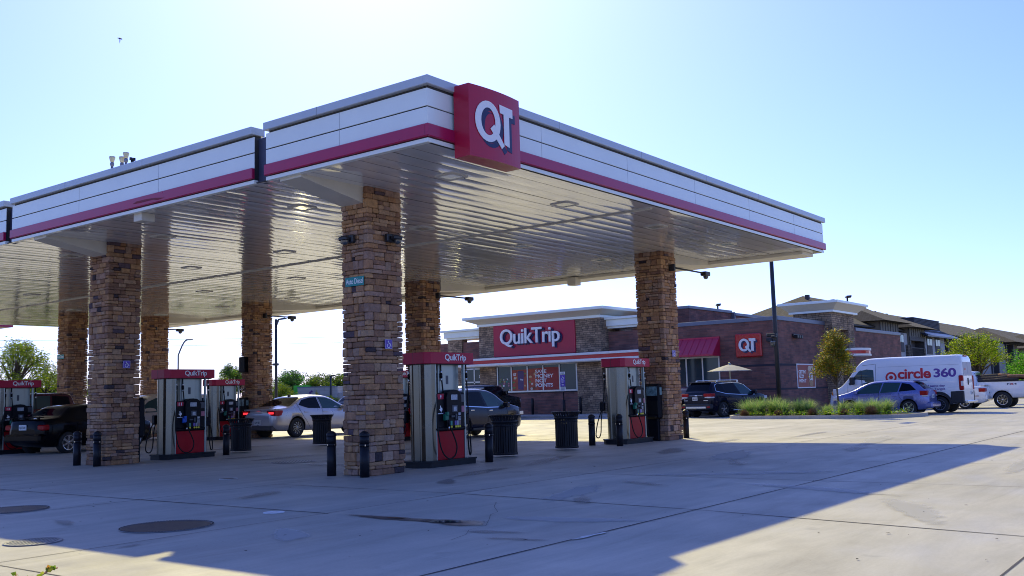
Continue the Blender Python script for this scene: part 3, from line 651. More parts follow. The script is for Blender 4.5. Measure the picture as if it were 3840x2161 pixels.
camm=mat('camera housing',(.02,.02,.024),.4,var=.2); dome=mat('camera dome',(.05,.06,.07),.08,spec=.9,coat=.8)
def dome_cam(loc,rz,lb):
    t=thing('dome_camera',lb,'security camera',loc,rz,'dome cameras on the nearest column'); m=MB(); m.box(-.17,-.1,-.06,.17,.0,.10,b=.02); m.box(-.10,-.22,-.02,.12,-.1,.06,b=.02); m.build('housing',camm,t)
    m=MB(); m.smooth=True; m.lathe([(.075,0),(.07,-.04),(.045,-.075),(.002,-.085)],.04,-.16,16,cap=False,cz=-.02); m.build('dome',dome,t)
dome_cam((12.75,13.54,4.44),-PI/2,'dome camera on the left face of the nearest stone column'); dome_cam((13.36,13.06,4.47),0,'dome camera on the right face of the nearest stone column')
def arm_cam(u,v,z,l,lb):
    t=thing('arm_camera',lb,'security camera',(u,v,z),0,'cameras on long arms'); m=MB(); m.box(-.04,-.06,-.1,.05,.12,.1,b=.01); m.tube([(0,0,0),(l,0,0)],.026,8); m.build('arm',camm,t)
    m=MB(); m.box(l-.1,-.1,-.08,l+.22,.1,.05,b=.02); m.build('housing',camm,t); m=MB(); m.smooth=True; m.lathe([(.085,0),(.08,-.06),(.05,-.11),(.002,-.125)],l+.08,0,14,cap=False,cz=-.06); m.build('dome',dome,t)
arm_cam(25.2,13.20,4.98,2.05,'camera on a long arm reaching right from the rightmost column')
arm_cam(25.2,22.34,4.93,1.6,'camera on a long arm reaching from the column behind the pump numbered 9')
arm_cam(25.2,31.74,4.9,1.3,'camera on a long arm reaching from the column behind the silver sedan')
arm_cam(25.2,39.54,4.86,1.2,'camera on a long arm on the farthest shaded column')
m=MB(); m.box(24.58,32.3,2.62,24.78,32.66,3.25,b=.02); m.box(24.575,32.33,2.66,24.579,32.63,2.72); tag(m.build('speaker_box',blackpl),'black speaker box on the column behind the silver sedan','speaker')
# windscreen service units beside columns
adm=mat('poster screen',(.16,.26,.28),.25,var=.5,vscale=9)
def service(u,v,lb,rz=0):
    t=thing('service_unit',lb,'service unit',(u,v,0),rz,'black windscreen service units'); m=MB(); m.box(-.21,-.30,.62,.0,.30,1.62,b=.05); m.box(-.14,-.2,.0,-.02,.2,.65,b=.02); m.build('housing',blackpl,t)
    m=MB(); m.box(-.216,-.24,1.28,-.205,.22,1.54); m.build('advert_panel',adm,t)
    m=MB(); m.X=fr_y(0,-.302,0); m.box(-.17,1.3,0,-.03,1.52,.004); m.build('side_panel',adm,t)
    m=MB(); m.box(-.225,-.26,.74,-.2,.26,1.14,b=.02); m.box(-.27,-.2,.66,-.2,.2,.72,b=.01); m.build('bucket',rubber,t)
service(24.74,13.78,'black windscreen service unit between the pump numbered 1 and the rightmost column')
service(24.76,32.5,'black windscreen service unit with a small picture panel behind the silver sedan boot')
service(13.69,22.5,'black service unit edge showing on the right of the left stone column',PI)
# ------------------------------------------------------------------ vehicles
def paint(name,c,metal=.35,rough=.28): return mat(name,c,rough,metal,spec=.35,coat=.45,var=.03,vscale=2)
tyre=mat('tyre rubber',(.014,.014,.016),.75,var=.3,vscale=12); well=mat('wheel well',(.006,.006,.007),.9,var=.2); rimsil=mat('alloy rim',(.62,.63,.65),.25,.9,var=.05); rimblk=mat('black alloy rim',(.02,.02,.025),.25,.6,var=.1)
tail=mat('tail lamp red',(.33,.001,.006),.3,spec=.25,coat=0,var=.2,vscale=20); tailon=mat('lit brake lamp',(.6,.01,.02),.2,emis=(1,.03,.04,1.6)); lampw=mat('lamp clear',(.65,.66,.68),.1,spec=.8,coat=1,var=.1); amber=mat('amber lamp',(.7,.22,.04),.2,var=.1)
platem=mat('licence plate',(.62,.64,.66),.4,var=.25,vscale=40); plated=mat('plate characters',(.05,.06,.10),.5,var=.1); trimblk=mat('trim black',(.02,.02,.023),.55,var=.2)
winb=mat('window tint',(.003,.004,.009),.06,spec=.14); winc=mat('window clear tint',(.018,.055,.06),.05,spec=.45); chromet=mat('window chrome',(.7,.7,.72),.15,1)
def lerp(pts,x):
    if x<=pts[0][0]: return pts[0][1]
    for (a,b),(c,d) in zip(pts,pts[1:]):
        if x<=c: return b+(d-b)*(x-a)/(c-a)
    return pts[-1][1]
def sm_lerp(pts,x):
    # monotone cubic
    n=len(pts)
    if x<=pts[0][0]: return pts[0][1]
    if x>=pts[-1][0]: return pts[-1][1]
    sl=[(pts[i+1][1]-pts[i][1])/(pts[i+1][0]-pts[i][0]) for i in range(n-1)]
    tg=[sl[0]]+[0 if sl[i-1]*sl[i]<=0 else 2*sl[i-1]*sl[i]/(sl[i-1]+sl[i]) for i in range(1,n-1)]+[sl[-1]]
    for i in range(n-1):
        if x<=pts[i+1][0]:
            h=pts[i+1][0]-pts[i][0]; t=(x-pts[i][0])/h
            return (2*t**3-3*t*t+1)*pts[i][1]+(t**3-2*t*t+t)*h*tg[i]+(-2*t**3+3*t*t)*pts[i+1][1]+(t**3-t*t)*h*tg[i+1]
class Car:
    def __init__(s,P): s.P=P
    def T(s,x): return sm_lerp(s.P['top'],x)
    def B(s,x): return min(sm_lerp(s.P['belt'],x),s.T(x)-.012)
    def Z0(s,x): return sm_lerp(s.P['sill'],x)
    def Wd(s,x): return sm_lerp(s.P['plan'],x)
    def ring(s,x):
        P=s.P; T,B,z0,w=s.T(x),s.B(x),s.Z0(x),s.Wd(x); gh=max(0,T-B); tb=P.get('tumble',.42); wr=w*.965-tb*max(0,gh-.02)
        rr_=min(.09,gh*.35); k=min(1,gh/.3); c=P.get('crown',.03)
        R_=[(0,z0),(w*.84,z0),(w*.955,z0+.05),(w*.995,z0+(B-z0)*.33),(w,z0+(B-z0)*.55),(w*.992,B-(B-z0)*.16),(w*.965,B)]
        for t in (.25,.5,.75): R_.append((w*.965+(wr-w*.965)*t,B+(T-rr_-B)*t))
        R_+=[(wr,T-rr_),(wr-.03*k-.004,T-rr_*.45),(wr-.085*k-.01,T-rr_*.12+.3*c*.1),(wr*.62,T+c*.65),(wr*.3,T+c*.92),(0,T+c)]
        return R_
    def y(s,x,z):
        r=s.ring(x)[1:11]
        for (y0,z0),(y1,z1) in zip(r,r[1:]):
            if z0<=z<=z1: return y0+(y1-y0)*(z-z0)/max(1e-6,z1-z0)
        return r[-1][0] if z>r[-1][1] else r[0][0]
    def z(s,x,y):
        r=s.ring(x)[10:][::-1]; y=abs(y)
        for (y0,z0),(y1,z1) in zip(r,r[1:]):
            if y0<=y<=y1: return z0+(z1-z0)*(y-y0)/max(1e-6,y1-y0)
        return r[-1][1]
def build_car(name,label,cat,loc,heading,P,scale=1,group=None):
    t=thing(name,label,cat,loc,heading,group,scale); c=Car(P); L0,L1=P['top'][0][0],P['top'][-1][0]
    n=P.get('n',72); xs=sorted(set([L0+(L1-L0)*i/n for i in range(n+1)]+[L0+.012,L1-.012,L0+.04,L1-.04]+P.get('xs',[])))
    m=MB(); m.smooth=True; rows=[]
    for x in xs:
        r=c.ring(x); rows.append([(x,a,b) for a,b in r]+[(x,-a,b) for a,b in r[-2:0:-1]])
    I=m.grid(rows,close=True); m.smooth=False; m.face(I[0][::-1]); m.face(I[-1])
    body=m.build('body',[P['paint'],well],t,flipfix=True)
    # wheel arches are cut out of the body shell
    cut=MB(); cut.mat=0
    for wx in P['wheels']:
        for sgn in (-1,1):
            w=c.Wd(wx); ra=P['tr']+.055; y0=sgn*(w-.34); y1=sgn*(w+.12)
            cut.lathe([(ra,min(y0,y1)),(ra,max(y0,y1))],wx,0,32,'y',cz=P['tr']+.01)
    co=cut.build('arch_cutter',[well],t,flipfix=True); bpy.context.view_layer.update()
    md=body.modifiers.new('b','BOOLEAN'); md.operation='DIFFERENCE'; md.object=co; md.solver='EXACT'
    try: md.material_mode='TRANSFER'
    except Exception: pass
    bpy.context.view_layer.update(); me=D.meshes.new_from_object(body.evaluated_get(bpy.context.evaluated_depsgraph_get()))
    body.modifiers.clear(); old=body.data; body.data=me; D.meshes.remove(old); D.objects.remove(co)
    def side(poly,off,sub=10):
        q=[]
        for (x0,z0),(x1,z1) in zip(poly,poly[1:]+poly[:1]):
            k=max(1,int(math.hypot(x1-x0,z1-z0)/.10))
            q+=[(x0+(x1-x0)*i/k,z0+(z1-z0)*i/k) for i in range(k)]
        return q
    def patch(nm,poly,ma,off=.006,par=None,both=True,sides=(1,-1)):
        res=None
        for sg_ in sides:
            q=side(poly,off); m=MB(); ids=[m._v((x,sg_*(c.y(x,z)+off),z)) for x,z in q]; inn=[m._v((x,sg_*(c.y(x,z)-.01),z)) for x,z in q]
            for tr in tessellate_polygon([[Vector((x,z,0)) for x,z in q]]): m.face([ids[i] for i in tr])
            for i in range(len(q)): j=(i+1)%len(q); m.face((ids[i],ids[j],inn[j],inn[i]))
            res=m.build(nm,ma,par or t,flipfix=True)
        return res
    def strip_line(nm,pts,ma,w=.012,off=.007,par=None):
        for sg_ in (1,-1):
            m=MB()
            for (x0,z0),(x1,z1) in zip(pts,pts[1:]):
                k=max(1,int(math.hypot(x1-x0,z1-z0)/.08)); d=Vector((x1-x0,z1-z0)).normalized(); nx,nz=-d.y*w/2,d.x*w/2
                for i in range(k):
                    a=(x0+(x1-x0)*i/k,z0+(z1-z0)*i/k); b_=(x0+(x1-x0)*(i+1)/k,z0+(z1-z0)*(i+1)/k)
                    m.poly([(p[0]+s2*nx,sg_*(c.y(p[0],p[1]+s2*nz)+off),p[1]+s2*nz) for p,s2 in ((a,1),(b_,1),(b_,-1),(a,-1))])
            m.build(nm,ma,par or t)
    def top(nm,x0,x1,ma,w0=.88,w1=.86,off=.006,inset=0):
        m=MB(); m.smooth=True; rows=[]; N=14
        for i in range(N+1):
            x=x0+(x1-x0)*i/N; wr=c.ring(x)[11][0]*(w0+(w1-w0)*i/N)
            rows.append([(x,wr*k/8,c.z(x,wr*k/8)+off) for k in range(-8,9)])
        m.grid(rows); o=m.build(nm,ma,t,flipfix=False); return o
    for nm,poly,*ma in P.get('windows',[]): patch(nm,poly,ma[0] if ma else winb)
    for nm,pts,w,ma in P.get('lines',[]): strip_line(nm,pts,ma,w)
    for nm,x0,x1,w0,w1,*ma in P.get('glass',[]): top(nm,x0,x1,ma[0] if ma else winb,w0,w1)
    for poly in P.get('doors',[]):
        d=patch('door',poly,P['paint'],.004)
    sl_=mat('panel gap',(.008,.008,.01),.8)
    for pts in P.get('seams',[]): strip_line('door_seam',pts,sl_,.011,.006)
    for x,z in P.get('handles',[]):
        for sg_ in (1,-1):
            y=c.y(x,z); m=MB(); m.box(x-.1,sg_*y-.02,z-.02,x+.1,sg_*y+.025*1+.0,z+.02,b=.01) if sg_>0 else m.box(x-.1,-y-.03,z-.02,x+.1,-y+.02,z+.02,b=.01); m.build('door_handle',P.get('handle_mat',P['paint']),t)
    mx,mz=P.get('mirror',(None,None))
    if mx is not None:
        k=P.get('mirror_k',1)
        for sg_ in (1,-1):
            y=c.y(mx,mz); m=MB(); ya,yb=sg_*(y-.02),sg_*(y+.2*k); m.box(mx-.06*k,ya,mz-.03*k,mx+.08*k,yb,mz+.13*k*P.get('mirror_t',1),b=.035); m.build('mirror',P.get('mirror_mat',P['paint']),t)
    def bx(nm,ma,x0,y0,z0,x1,y1,z1,b=.015,par=None):
        m=MB(); m.box(x0,y0,z0,x1,y1,z1,b=b); return m.build(nm,ma,par or t)
    for nm,ma,q in P.get('boxes',[]): bx(nm,ma,*q)
    if 'plate' in P:
        x,y,z=P['plate'][:3]; tx=P['plate'][3]
        pb=bx('licence_plate',platem,x-.015,y-.155,z-.078,x+.01,y+.155,z+.078,.004); m=MB(); add_text(m,tx,fr_x(x-.016,y,z),.25,.075,.002,.03,x=-.125,y=-.045); m.build('plate_text',plated,pb)
    # wheels
    rt=P['tr']; first=None
    for wx in P['wheels']:
        for sg_ in (1,-1):
            w=c.Wd(wx); yo=sg_*(w-.015); wd=P.get('tw',.215)
            if first is None:
                wt=D.objects.new('wheel',None); COL.objects.link(wt); wt.parent=t
                m=MB(); m.smooth=True; rr2=rt*P.get('rimk',.68); m.lathe([(rr2,0),(rr2+.012,.0),(rt-.03,-.012+.012),(rt-.008,.02),(rt,.045),(rt,wd-.045),(rt-.02,wd-.01),(rr2,wd)],0,0,40,'y'); m.build('tyre',tyre,wt,flipfix=True)
                m=MB(); m.smooth=True; m.lathe([(rr2+.004,-.008),(rr2-.012,-.008),(rr2-.022,.03),(rr2-.03,.05)],0,0,36,'y',cap=False); m.build('rim',P.get('rim',rimsil),wt)
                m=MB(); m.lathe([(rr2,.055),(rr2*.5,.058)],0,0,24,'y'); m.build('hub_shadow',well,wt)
                m=MB(); m.lathe([(.0005,.0),(.045,.0),(.06,.015),(.065,.05)],0,0,16,'y',cap=False); ns=P.get('spokes',5); sw=P.get('spoke_w',.05); tw_=P.get('twist',0)
                for k in range(ns):
                    a=2*PI*k/ns; 
                    p=[(.04,a-.5*sw/.06),(rr2*.6,a+tw_*.6-sw*.5/rr2*1.4),(rr2-.01,a+tw_-sw*.5/rr2),(rr2-.01,a+tw_+sw*.5/rr2),(rr2*.6,a+tw_*.6+sw*.5/rr2*1.4),(.04,a+.5*sw/.06)]
                    m.prism([(r_*math.cos(q),r_*math.sin(q)) for r_,q in p],.0,.03,lambda a_,b_,h:(a_,h,b_))
                m.build('spokes',P.get('spoke_mat',P.get('rim',rimsil)),wt,flipfix=True); first=wt; w_=wt
            else: w_=copy_tree(first,t)
            # outer face of the wheel points to local -y
            w_.location=(wx,yo,rt); w_.rotation_euler=(0,rnd.uniform(0,2*PI),PI if sg_>0 else 0)
    return t,c,bx,patch
# profiles: x forward, rear at negative x
sedanP=dict(paint=paint('silver paint',(.46,.45,.50),.5,.3),
 top=[(-2.42,.78),(-2.39,.98),(-2.3,1.03),(-1.95,1.06),(-1.72,1.10),(-.95,1.44),(-.35,1.50),(.2,1.48),(.55,1.40),(1.35,1.02),(1.6,.97),(2.15,.84),(2.35,.70),(2.42,.55)],
 belt=[(-2.42,.76),(-2.3,.97),(-1.7,1.03),(-.8,.99),(.6,.94),(1.3,.93),(2.2,.80),(2.42,.53)],sill=[(-2.42,.42),(-2.2,.30),(-1.9,.25),(1.9,.22),(2.3,.24),(2.42,.30)],
 plan=[(-2.42,.60),(-2.38,.72),(-2.28,.80),(-2.05,.87),(-1.4,.91),(0,.915),(1.4,.91),(2.0,.85),(2.3,.72),(2.42,.55)],wheels=[-1.37,1.40],tr=.35,rimk=.66,spokes=11,spoke_w=.03,twist=.5,rim=rimblk,spoke_mat=rimsil,
 windows=[('rear_side_window',[(-1.22,1.16),(-1.0,1.335),(-.55,1.42),(-.22,1.425),(-.17,1.02),(-.8,1.035)]),('front_side_window',[(-.12,1.425),(.25,1.405),(.55,1.32),(1.0,1.08),(1.08,.99),(-.07,1.01)],winc)],
 glass=[('rear_window',-1.70,-.98,.93,.92),('windshield',.55,1.32,.92,.94)],
 seams=[[(-1.3,1.22),(-1.24,1.0),(-1.05,.72),(-.95,.62)],[(-.17,1.44),(-.1,.98),(-.08,.3)],[(1.12,1.02),(1.18,.7),(1.12,.32)],[(-.95,.62),(-.7,.30)]],handles=[(-.93,.90),(.05,.88)],mirror=(.95,.98),
 boxes=[('tail_light',tail,(-2.40,-.86,.80,-2.02,-.42,.985)),('tail_light',tail,(-2.40,.42,.80,-2.02,.86,.985)),('brake_light',tailon,(-2.405,-.79,.85,-2.3,-.52,.94)),('brake_light',tailon,(-2.405,.52,.85,-2.3,.79,.94)),('high_brake_light',tailon,(-2.41,-.1,.985,-2.36,.1,1.01)),
  ('lower_bumper',mat('bumper dark',(.05,.05,.06),.5,var=.1),(-2.44,-.72,.30,-2.1,.72,.46)),('fin_antenna',trimblk,(-.98,-.03,1.46,-.84,.03,1.54)),('boot_edge',paint('silver paint',(0,0,0)),(-2.43,-.70,.985,-2.2,.70,1.045)),('lettering_strip',chromet,(-2.432,-.22,.885,-2.42,.22,.90))],
 plate=(-2.43,0,.58,'KDN 4821'))
build_car('parked_car','silver sedan with glowing red tail lights and black spoked wheels','car',(26.72,31.0,0),R(4),sedanP,1.09)
blackP=dict(sedanP,paint=mat('black paint',(.0025,.0025,.005),.18,0,.12,coat=.05,var=.03),top=[(-2.13,.72),(-2.10,.96),(-2.0,1.0),(-1.75,1.03),(-1.55,1.055),(-.95,1.36),(-.3,1.41),(.2,1.39),(.5,1.33),(1.2,.98),(1.5,.93),(2.05,.80),(2.2,.66),(2.25,.55)],
 belt=[(-2.13,.7),(-2.0,.92),(-1.5,.97),(.6,.90),(1.2,.88),(2.0,.77),(2.25,.53)],plan=[(-2.13,.50),(-2.09,.62),(-2.0,.72),(-1.8,.81),(-1.2,.85),(1.3,.85),(1.9,.78),(2.15,.66),(2.25,.5)],sill=[(-2.13,.36),(-2.0,.27),(-1.7,.2),(1.7,.19),(2.25,.26)],
 wheels=[-1.24,1.30],tr=.315,rimk=.68,spokes=6,spoke_w=.075,twist=0,rim=rimsil,
 windows=[('rear_side_window',[(-1.1,1.0),(-.85,1.24),(-.5,1.325),(-.2,1.335),(-.15,.97)]),('front_side_window',[(-.1,1.335),(.25,1.315),(.5,1.24),(.95,.96),(-.05,.96)])],glass=[('rear_window',-1.56,-.98,.92,.9),('windshield',.5,1.18,.92,.94)],
 seams=[[(-.15,1.35),(-.1,.9),(-.08,.28)],[(1.0,.95),(1.04,.6),(.98,.28)]],handles=[(-.85,.85),(.1,.83)],mirror=(.85,.94),
 boxes=[('tail_light',tail,(-2.10,-.82,.70,-1.88,-.54,.86,.03)),('tail_light',tail,(-2.10,.54,.70,-1.88,.82,.86,.03)),('rear_bumper',MATS['black paint'],(-2.2,-.76,.36,-1.9,.76,.60,.06)),('rear_spoiler',MATS['black paint'],(-2.14,-.66,1.06,-1.94,.66,1.085)),('spoiler_post',MATS['black paint'],(-2.1,-.58,1.0,-2.02,-.52,1.07)),('spoiler_post',MATS['black paint'],(-2.1,.52,1.0,-2.02,.58,1.07)),('headlight',lampw,(1.98,-.76,.62,2.19,-.50,.76)),('headlight',lampw,(1.98,.50,.62,2.19,.76,.76))],plate=(-2.135,0,.79,'CJS 7281'))
build_car('parked_car','glossy black sedan with boot spoiler and silver six spoke wheels behind the left column','car',(17.0,30.75,0),R(12),blackP,1.06)
suvTop=[(-2.3,.85),(-2.27,1.15),(-2.15,1.28),(-1.75,1.60),(-1.2,1.68),(-.3,1.70),(.3,1.66),(.6,1.58),(1.3,1.14),(1.55,1.10),(2.15,.98),(2.3,.82),(2.35,.62)]
suvP=dict(paint=mat('dark blue grey paint',(.010,.014,.036),.2,.1,.25,coat=.2,var=.03),top=suvTop,belt=[(-2.3,.83),(-2.15,1.15),(-1,1.10),(.6,1.04),(1.3,1.04),(2.15,.93),(2.35,.6)],sill=[(-2.3,.45),(-2.0,.33),(-1.7,.27),(1.8,.25),(2.35,.34)],
 plan=[(-2.3,.70),(-2.2,.82),(-1.8,.91),(-1,.945),(1.3,.94),(1.9,.88),(2.2,.76),(2.35,.55)],wheels=[-1.36,1.42],tr=.365,rimk=.7,spokes=5,spoke_w=.09,
 windows=[('quarter_window',[(-1.72,1.20),(-1.5,1.5),(-1.22,1.57),(-1.1,1.14)]),('rear_side_window',[(-1.04,1.13),(-1.16,1.575),(-.5,1.61),(-.18,1.61),(-.10,1.08)]),('front_side_window',[(-.1,1.61),(.3,1.575),(.6,1.48),(1.12,1.10),(1.14,1.06),(0,1.07)],winc)],
 glass=[('rear_window',-2.14,-1.78,.86,.9),('windshield',.62,1.28,.9,.94)],lines=[('window_trim',[(-1.78,1.18),(-1.1,1.11),(0,1.05),(1.16,1.045)],.03,chromet)],
 seams=[[(-.14,1.6),(-.03,1.0),(0,.4)],[(1.1,1.05),(1.15,.7),(1.08,.4)]],handles=[(-.9,.97),(.15,.94)],handle_mat=chrome,mirror=(.98,1.06),mirror_k=1.15,
 boxes=[('roof_rail',rimsil,(-1.5,.58,1.71,.2,.61,1.745)),('roof_rail',rimsil,(-1.5,-.61,1.71,.2,-.58,1.745)),('headlight',lampw,(1.95,-.84,.74,2.26,-.56,.86)),('headlight',lampw,(1.95,.56,.74,2.26,.84,.86)),('tail_light',tail,(-2.3,-.88,.92,-1.95,-.5,1.1)),('tail_light',tail,(-2.3,.5,.92,-1.95,.88,1.1)),('side_trim',trimblk,(-.9,-.965,.28,1.0,-.92,.36))])
build_car('parked_car','dark blue grey crossover with chrome window line behind the pump numbered 9','car',(26.05,21.85,0),R(1),suvP,.97)
# dark navy SUV with silver roof rails seen from behind
forP=dict(suvP,paint=mat('midnight paint',(.004,.005,.018),.18,0,.2,coat=.12,var=.03),top=[(-2.3,.9),(-2.28,1.14),(-2.2,1.22),(-1.95,1.62),(-1.8,1.68),(-1.0,1.71),(0,1.69),(.4,1.62),(1.15,1.18),(1.4,1.12),(2.05,1.02),(2.2,.9),(2.3,.65)],
 belt=[(-2.3,.88),(-2.2,1.16),(-1.5,1.12),(-1,1.08),(.5,1.04),(1.2,1.05),(2.05,.97),(2.3,.62)],tumble=.32,
 windows=[('quarter_window',[(-1.78,1.28),(-1.74,1.52),(-1.6,1.58),(-1.3,1.60),(-1.08,1.14)]),('rear_side_window',[(-1.02,1.13),(-1.24,1.60),(-.35,1.62),(-.05,1.09)]),('front_side_window',[(.02,1.08),(-.28,1.62),(.1,1.60),(.42,1.52),(1.02,1.12),(1.04,1.07)],winc)],
 lines=[('window_trim',[(-1.82,1.26),(-1.78,1.54),(-1.6,1.615),(-.5,1.645),(.1,1.625),(.44,1.545),(1.08,1.10)],.025,chromet),('window_trim',[(-1.82,1.26),(-1.1,1.115),(0,1.06),(1.1,1.05)],.025,chromet)],
 glass=[('rear_window',-2.185,-1.95,.92,.90),('windshield',.46,1.12,.9,.94)],seams=[[(-1.0,1.1),(-.98,.75),(-1.2,.5)],[(-.04,1.6),(.04,1.0),(.05,.4)],[(1.05,1.05),(1.1,.7),(1.05,.4)]],mirror=(.95,1.1),mirror_k=1.25,mirror_mat=MATS['midnight paint'],spokes=5,spoke_w=.06,twist=.35,rim=rimblk,spoke_mat=rimsil,tr=.37,
 handles=[(-.85,.98),(.2,.96)],handle_mat=MATS['midnight paint'],
 boxes=[('roof_rail',rimsil,(-1.45,.60,1.74,.15,.64,1.79,.015)),('roof_rail',rimsil,(-1.45,-.64,1.74,.15,-.60,1.79,.015)),('roof_rail_foot',rimsil,(-1.5,.6,1.68,-1.38,.64,1.78)),('roof_rail_foot',rimsil,(-1.5,-.64,1.68,-1.38,-.60,1.78)),('roof_rail_foot',rimsil,(.08,.6,1.66,.2,.64,1.78)),('roof_rail_foot',rimsil,(.08,-.64,1.66,.2,-.60,1.78)),
  ('tail_light',tail,(-2.30,-.90,1.0,-1.95,-.46,1.15)),('tail_light',tail,(-2.30,.46,1.0,-1.95,.90,1.15)),('reverse_light',lampw,(-2.30,-.885,.925,-1.98,-.52,.998)),('reverse_light',lampw,(-2.30,.52,.925,-1.98,.885,.998)),('badge',chrome,(-2.31,-.08,1.02,-2.27,.08,1.08,.02)),('chrome_bar',chrome,(-2.305,-.40,1.045,-2.28,.40,1.06,.004)),
  ('skid_plate',rimsil,(-2.36,-.62,.42,-2.2,.62,.55,.03)),('rear_bumper',trimblk,(-2.35,-.86,.40,-2.05,.86,.66,.05)),('skid_plate',rimsil,(-2.362,-.60,.43,-2.3,.60,.52,.02)),('fog_reflector',tail,(-2.355,-.84,.46,-2.2,-.66,.55)),('fog_reflector',tail,(-2.355,.66,.46,-2.2,.84,.55)),('side_trim',rimsil,(-.7,-.975,.30,.9,-.93,.35)),('headlight',lampw,(1.9,-.86,.82,2.2,-.58,.96)),('badge_lettering',chromet,(-2.31,-.72,.80,-2.28,-.46,.83,.004)),('badge_lettering',chromet,(-2.31,.50,.80,-2.28,.72,.83,.004)),('rear_spoiler',MATS['midnight paint'],(-2.08,-.62,1.655,-1.85,.62,1.70,.02))],plate=(-2.30,.06,.90,'MBX 8170'))
fc,ff=-1.36,R(-13); build_car('parked_car','midnight blue SUV with silver roof rails seen from behind beside the planted kerb island','car',(45.5+1.36*math.cos(ff)*1.05-.94*math.sin(ff)*-1*-1,21.31+1.36*math.sin(ff)*1.05+.94*1.05*math.cos(ff),0),ff,forP,1.05)
# lavender hatchback
hatP=dict(suvP,paint=paint('lavender paint',(.17,.20,.47),.45,.28),top=[(-2.12,.7),(-2.08,.98),(-1.95,1.10),(-1.55,1.44),(-1.2,1.50),(-.4,1.545),(.2,1.52),(.5,1.46),(1.35,1.06),(1.55,1.0),(2.05,.86),(2.2,.70),(2.25,.52)],
 belt=[(-2.12,.68),(-1.95,1.02),(-.8,1.0),(.5,.94),(1.4,.92),(2.05,.80),(2.25,.5)],plan=[(-2.12,.66),(-2.0,.80),(-1.6,.87),(-1,.885),(1.2,.88),(1.8,.82),(2.1,.68),(2.25,.5)],sill=[(-2.12,.36),(-1.9,.25),(-1.5,.2),(1.6,.19),(2.25,.28)],tr=.325,wheels=[-1.27,1.33],spokes=5,spoke_w=.09,rim=rimsil,
 windows=[('quarter_window',[(-1.62,1.10),(-1.35,1.36),(-1.0,1.43),(-.88,1.04)]),('rear_side_window',[(-.82,1.03),(-.94,1.435),(-.2,1.46),(-.06,1.0)],winc),('front_side_window',[(.0,.99),(-.14,1.46),(.25,1.435),(.5,1.37),(1.12,1.0),(1.14,.97)],winc)],lines=[],
 glass=[('rear_window',-1.93,-1.56,.86,.9),('windshield',.52,1.34,.9,.94)],seams=[[(-.88,1.0),(-.9,.8),(-1.05,.6)],[(-.03,1.46),(.0,.9),(.02,.28)],[(1.16,.96),(1.2,.6),(1.14,.3)]],handles=[(-.7,.86),(.12,.84)],handle_mat=paint('lavender paint',(0,0,0)),mirror=(1.0,.99),mirror_mat=paint('lavender paint',(0,0,0)),mirror_k=1,
 boxes=[('rear_spoiler',paint('lavender paint',(0,0,0)),(-1.78,-.6,1.50,-1.45,.6,1.54,.015)),('tail_light',tail,(-2.08,-.85,.86,-1.78,-.52,1.06)),('tail_light',tail,(-2.08,.52,.86,-1.78,.855,1.06)),('reverse_light',lampw,(-2.1,-.84,.80,-1.85,-.6,.86)),('reverse_light',lampw,(-2.1,.6,.80,-1.85,.845,.86)),('headlight',lampw,(1.75,-.80,.70,2.12,-.5,.84)),('headlight',lampw,(1.75,.5,.70,2.12,.80,.84)),('rear_bumper',paint('lavender paint',(0,0,0)),(-2.26,-.78,.30,-1.85,.78,.56,.06)),('exhaust_panel',trimblk,(-2.27,-.3,.28,-2.2,.3,.36))],plate=(-2.12,0,.80,'LJT 3905'))
build_car('parked_car','lavender blue hatchback parked alongside the white van behind ornamental grass','car',(47.05,12.6+1.27*1.02,0),R(90),hatP,1.02)
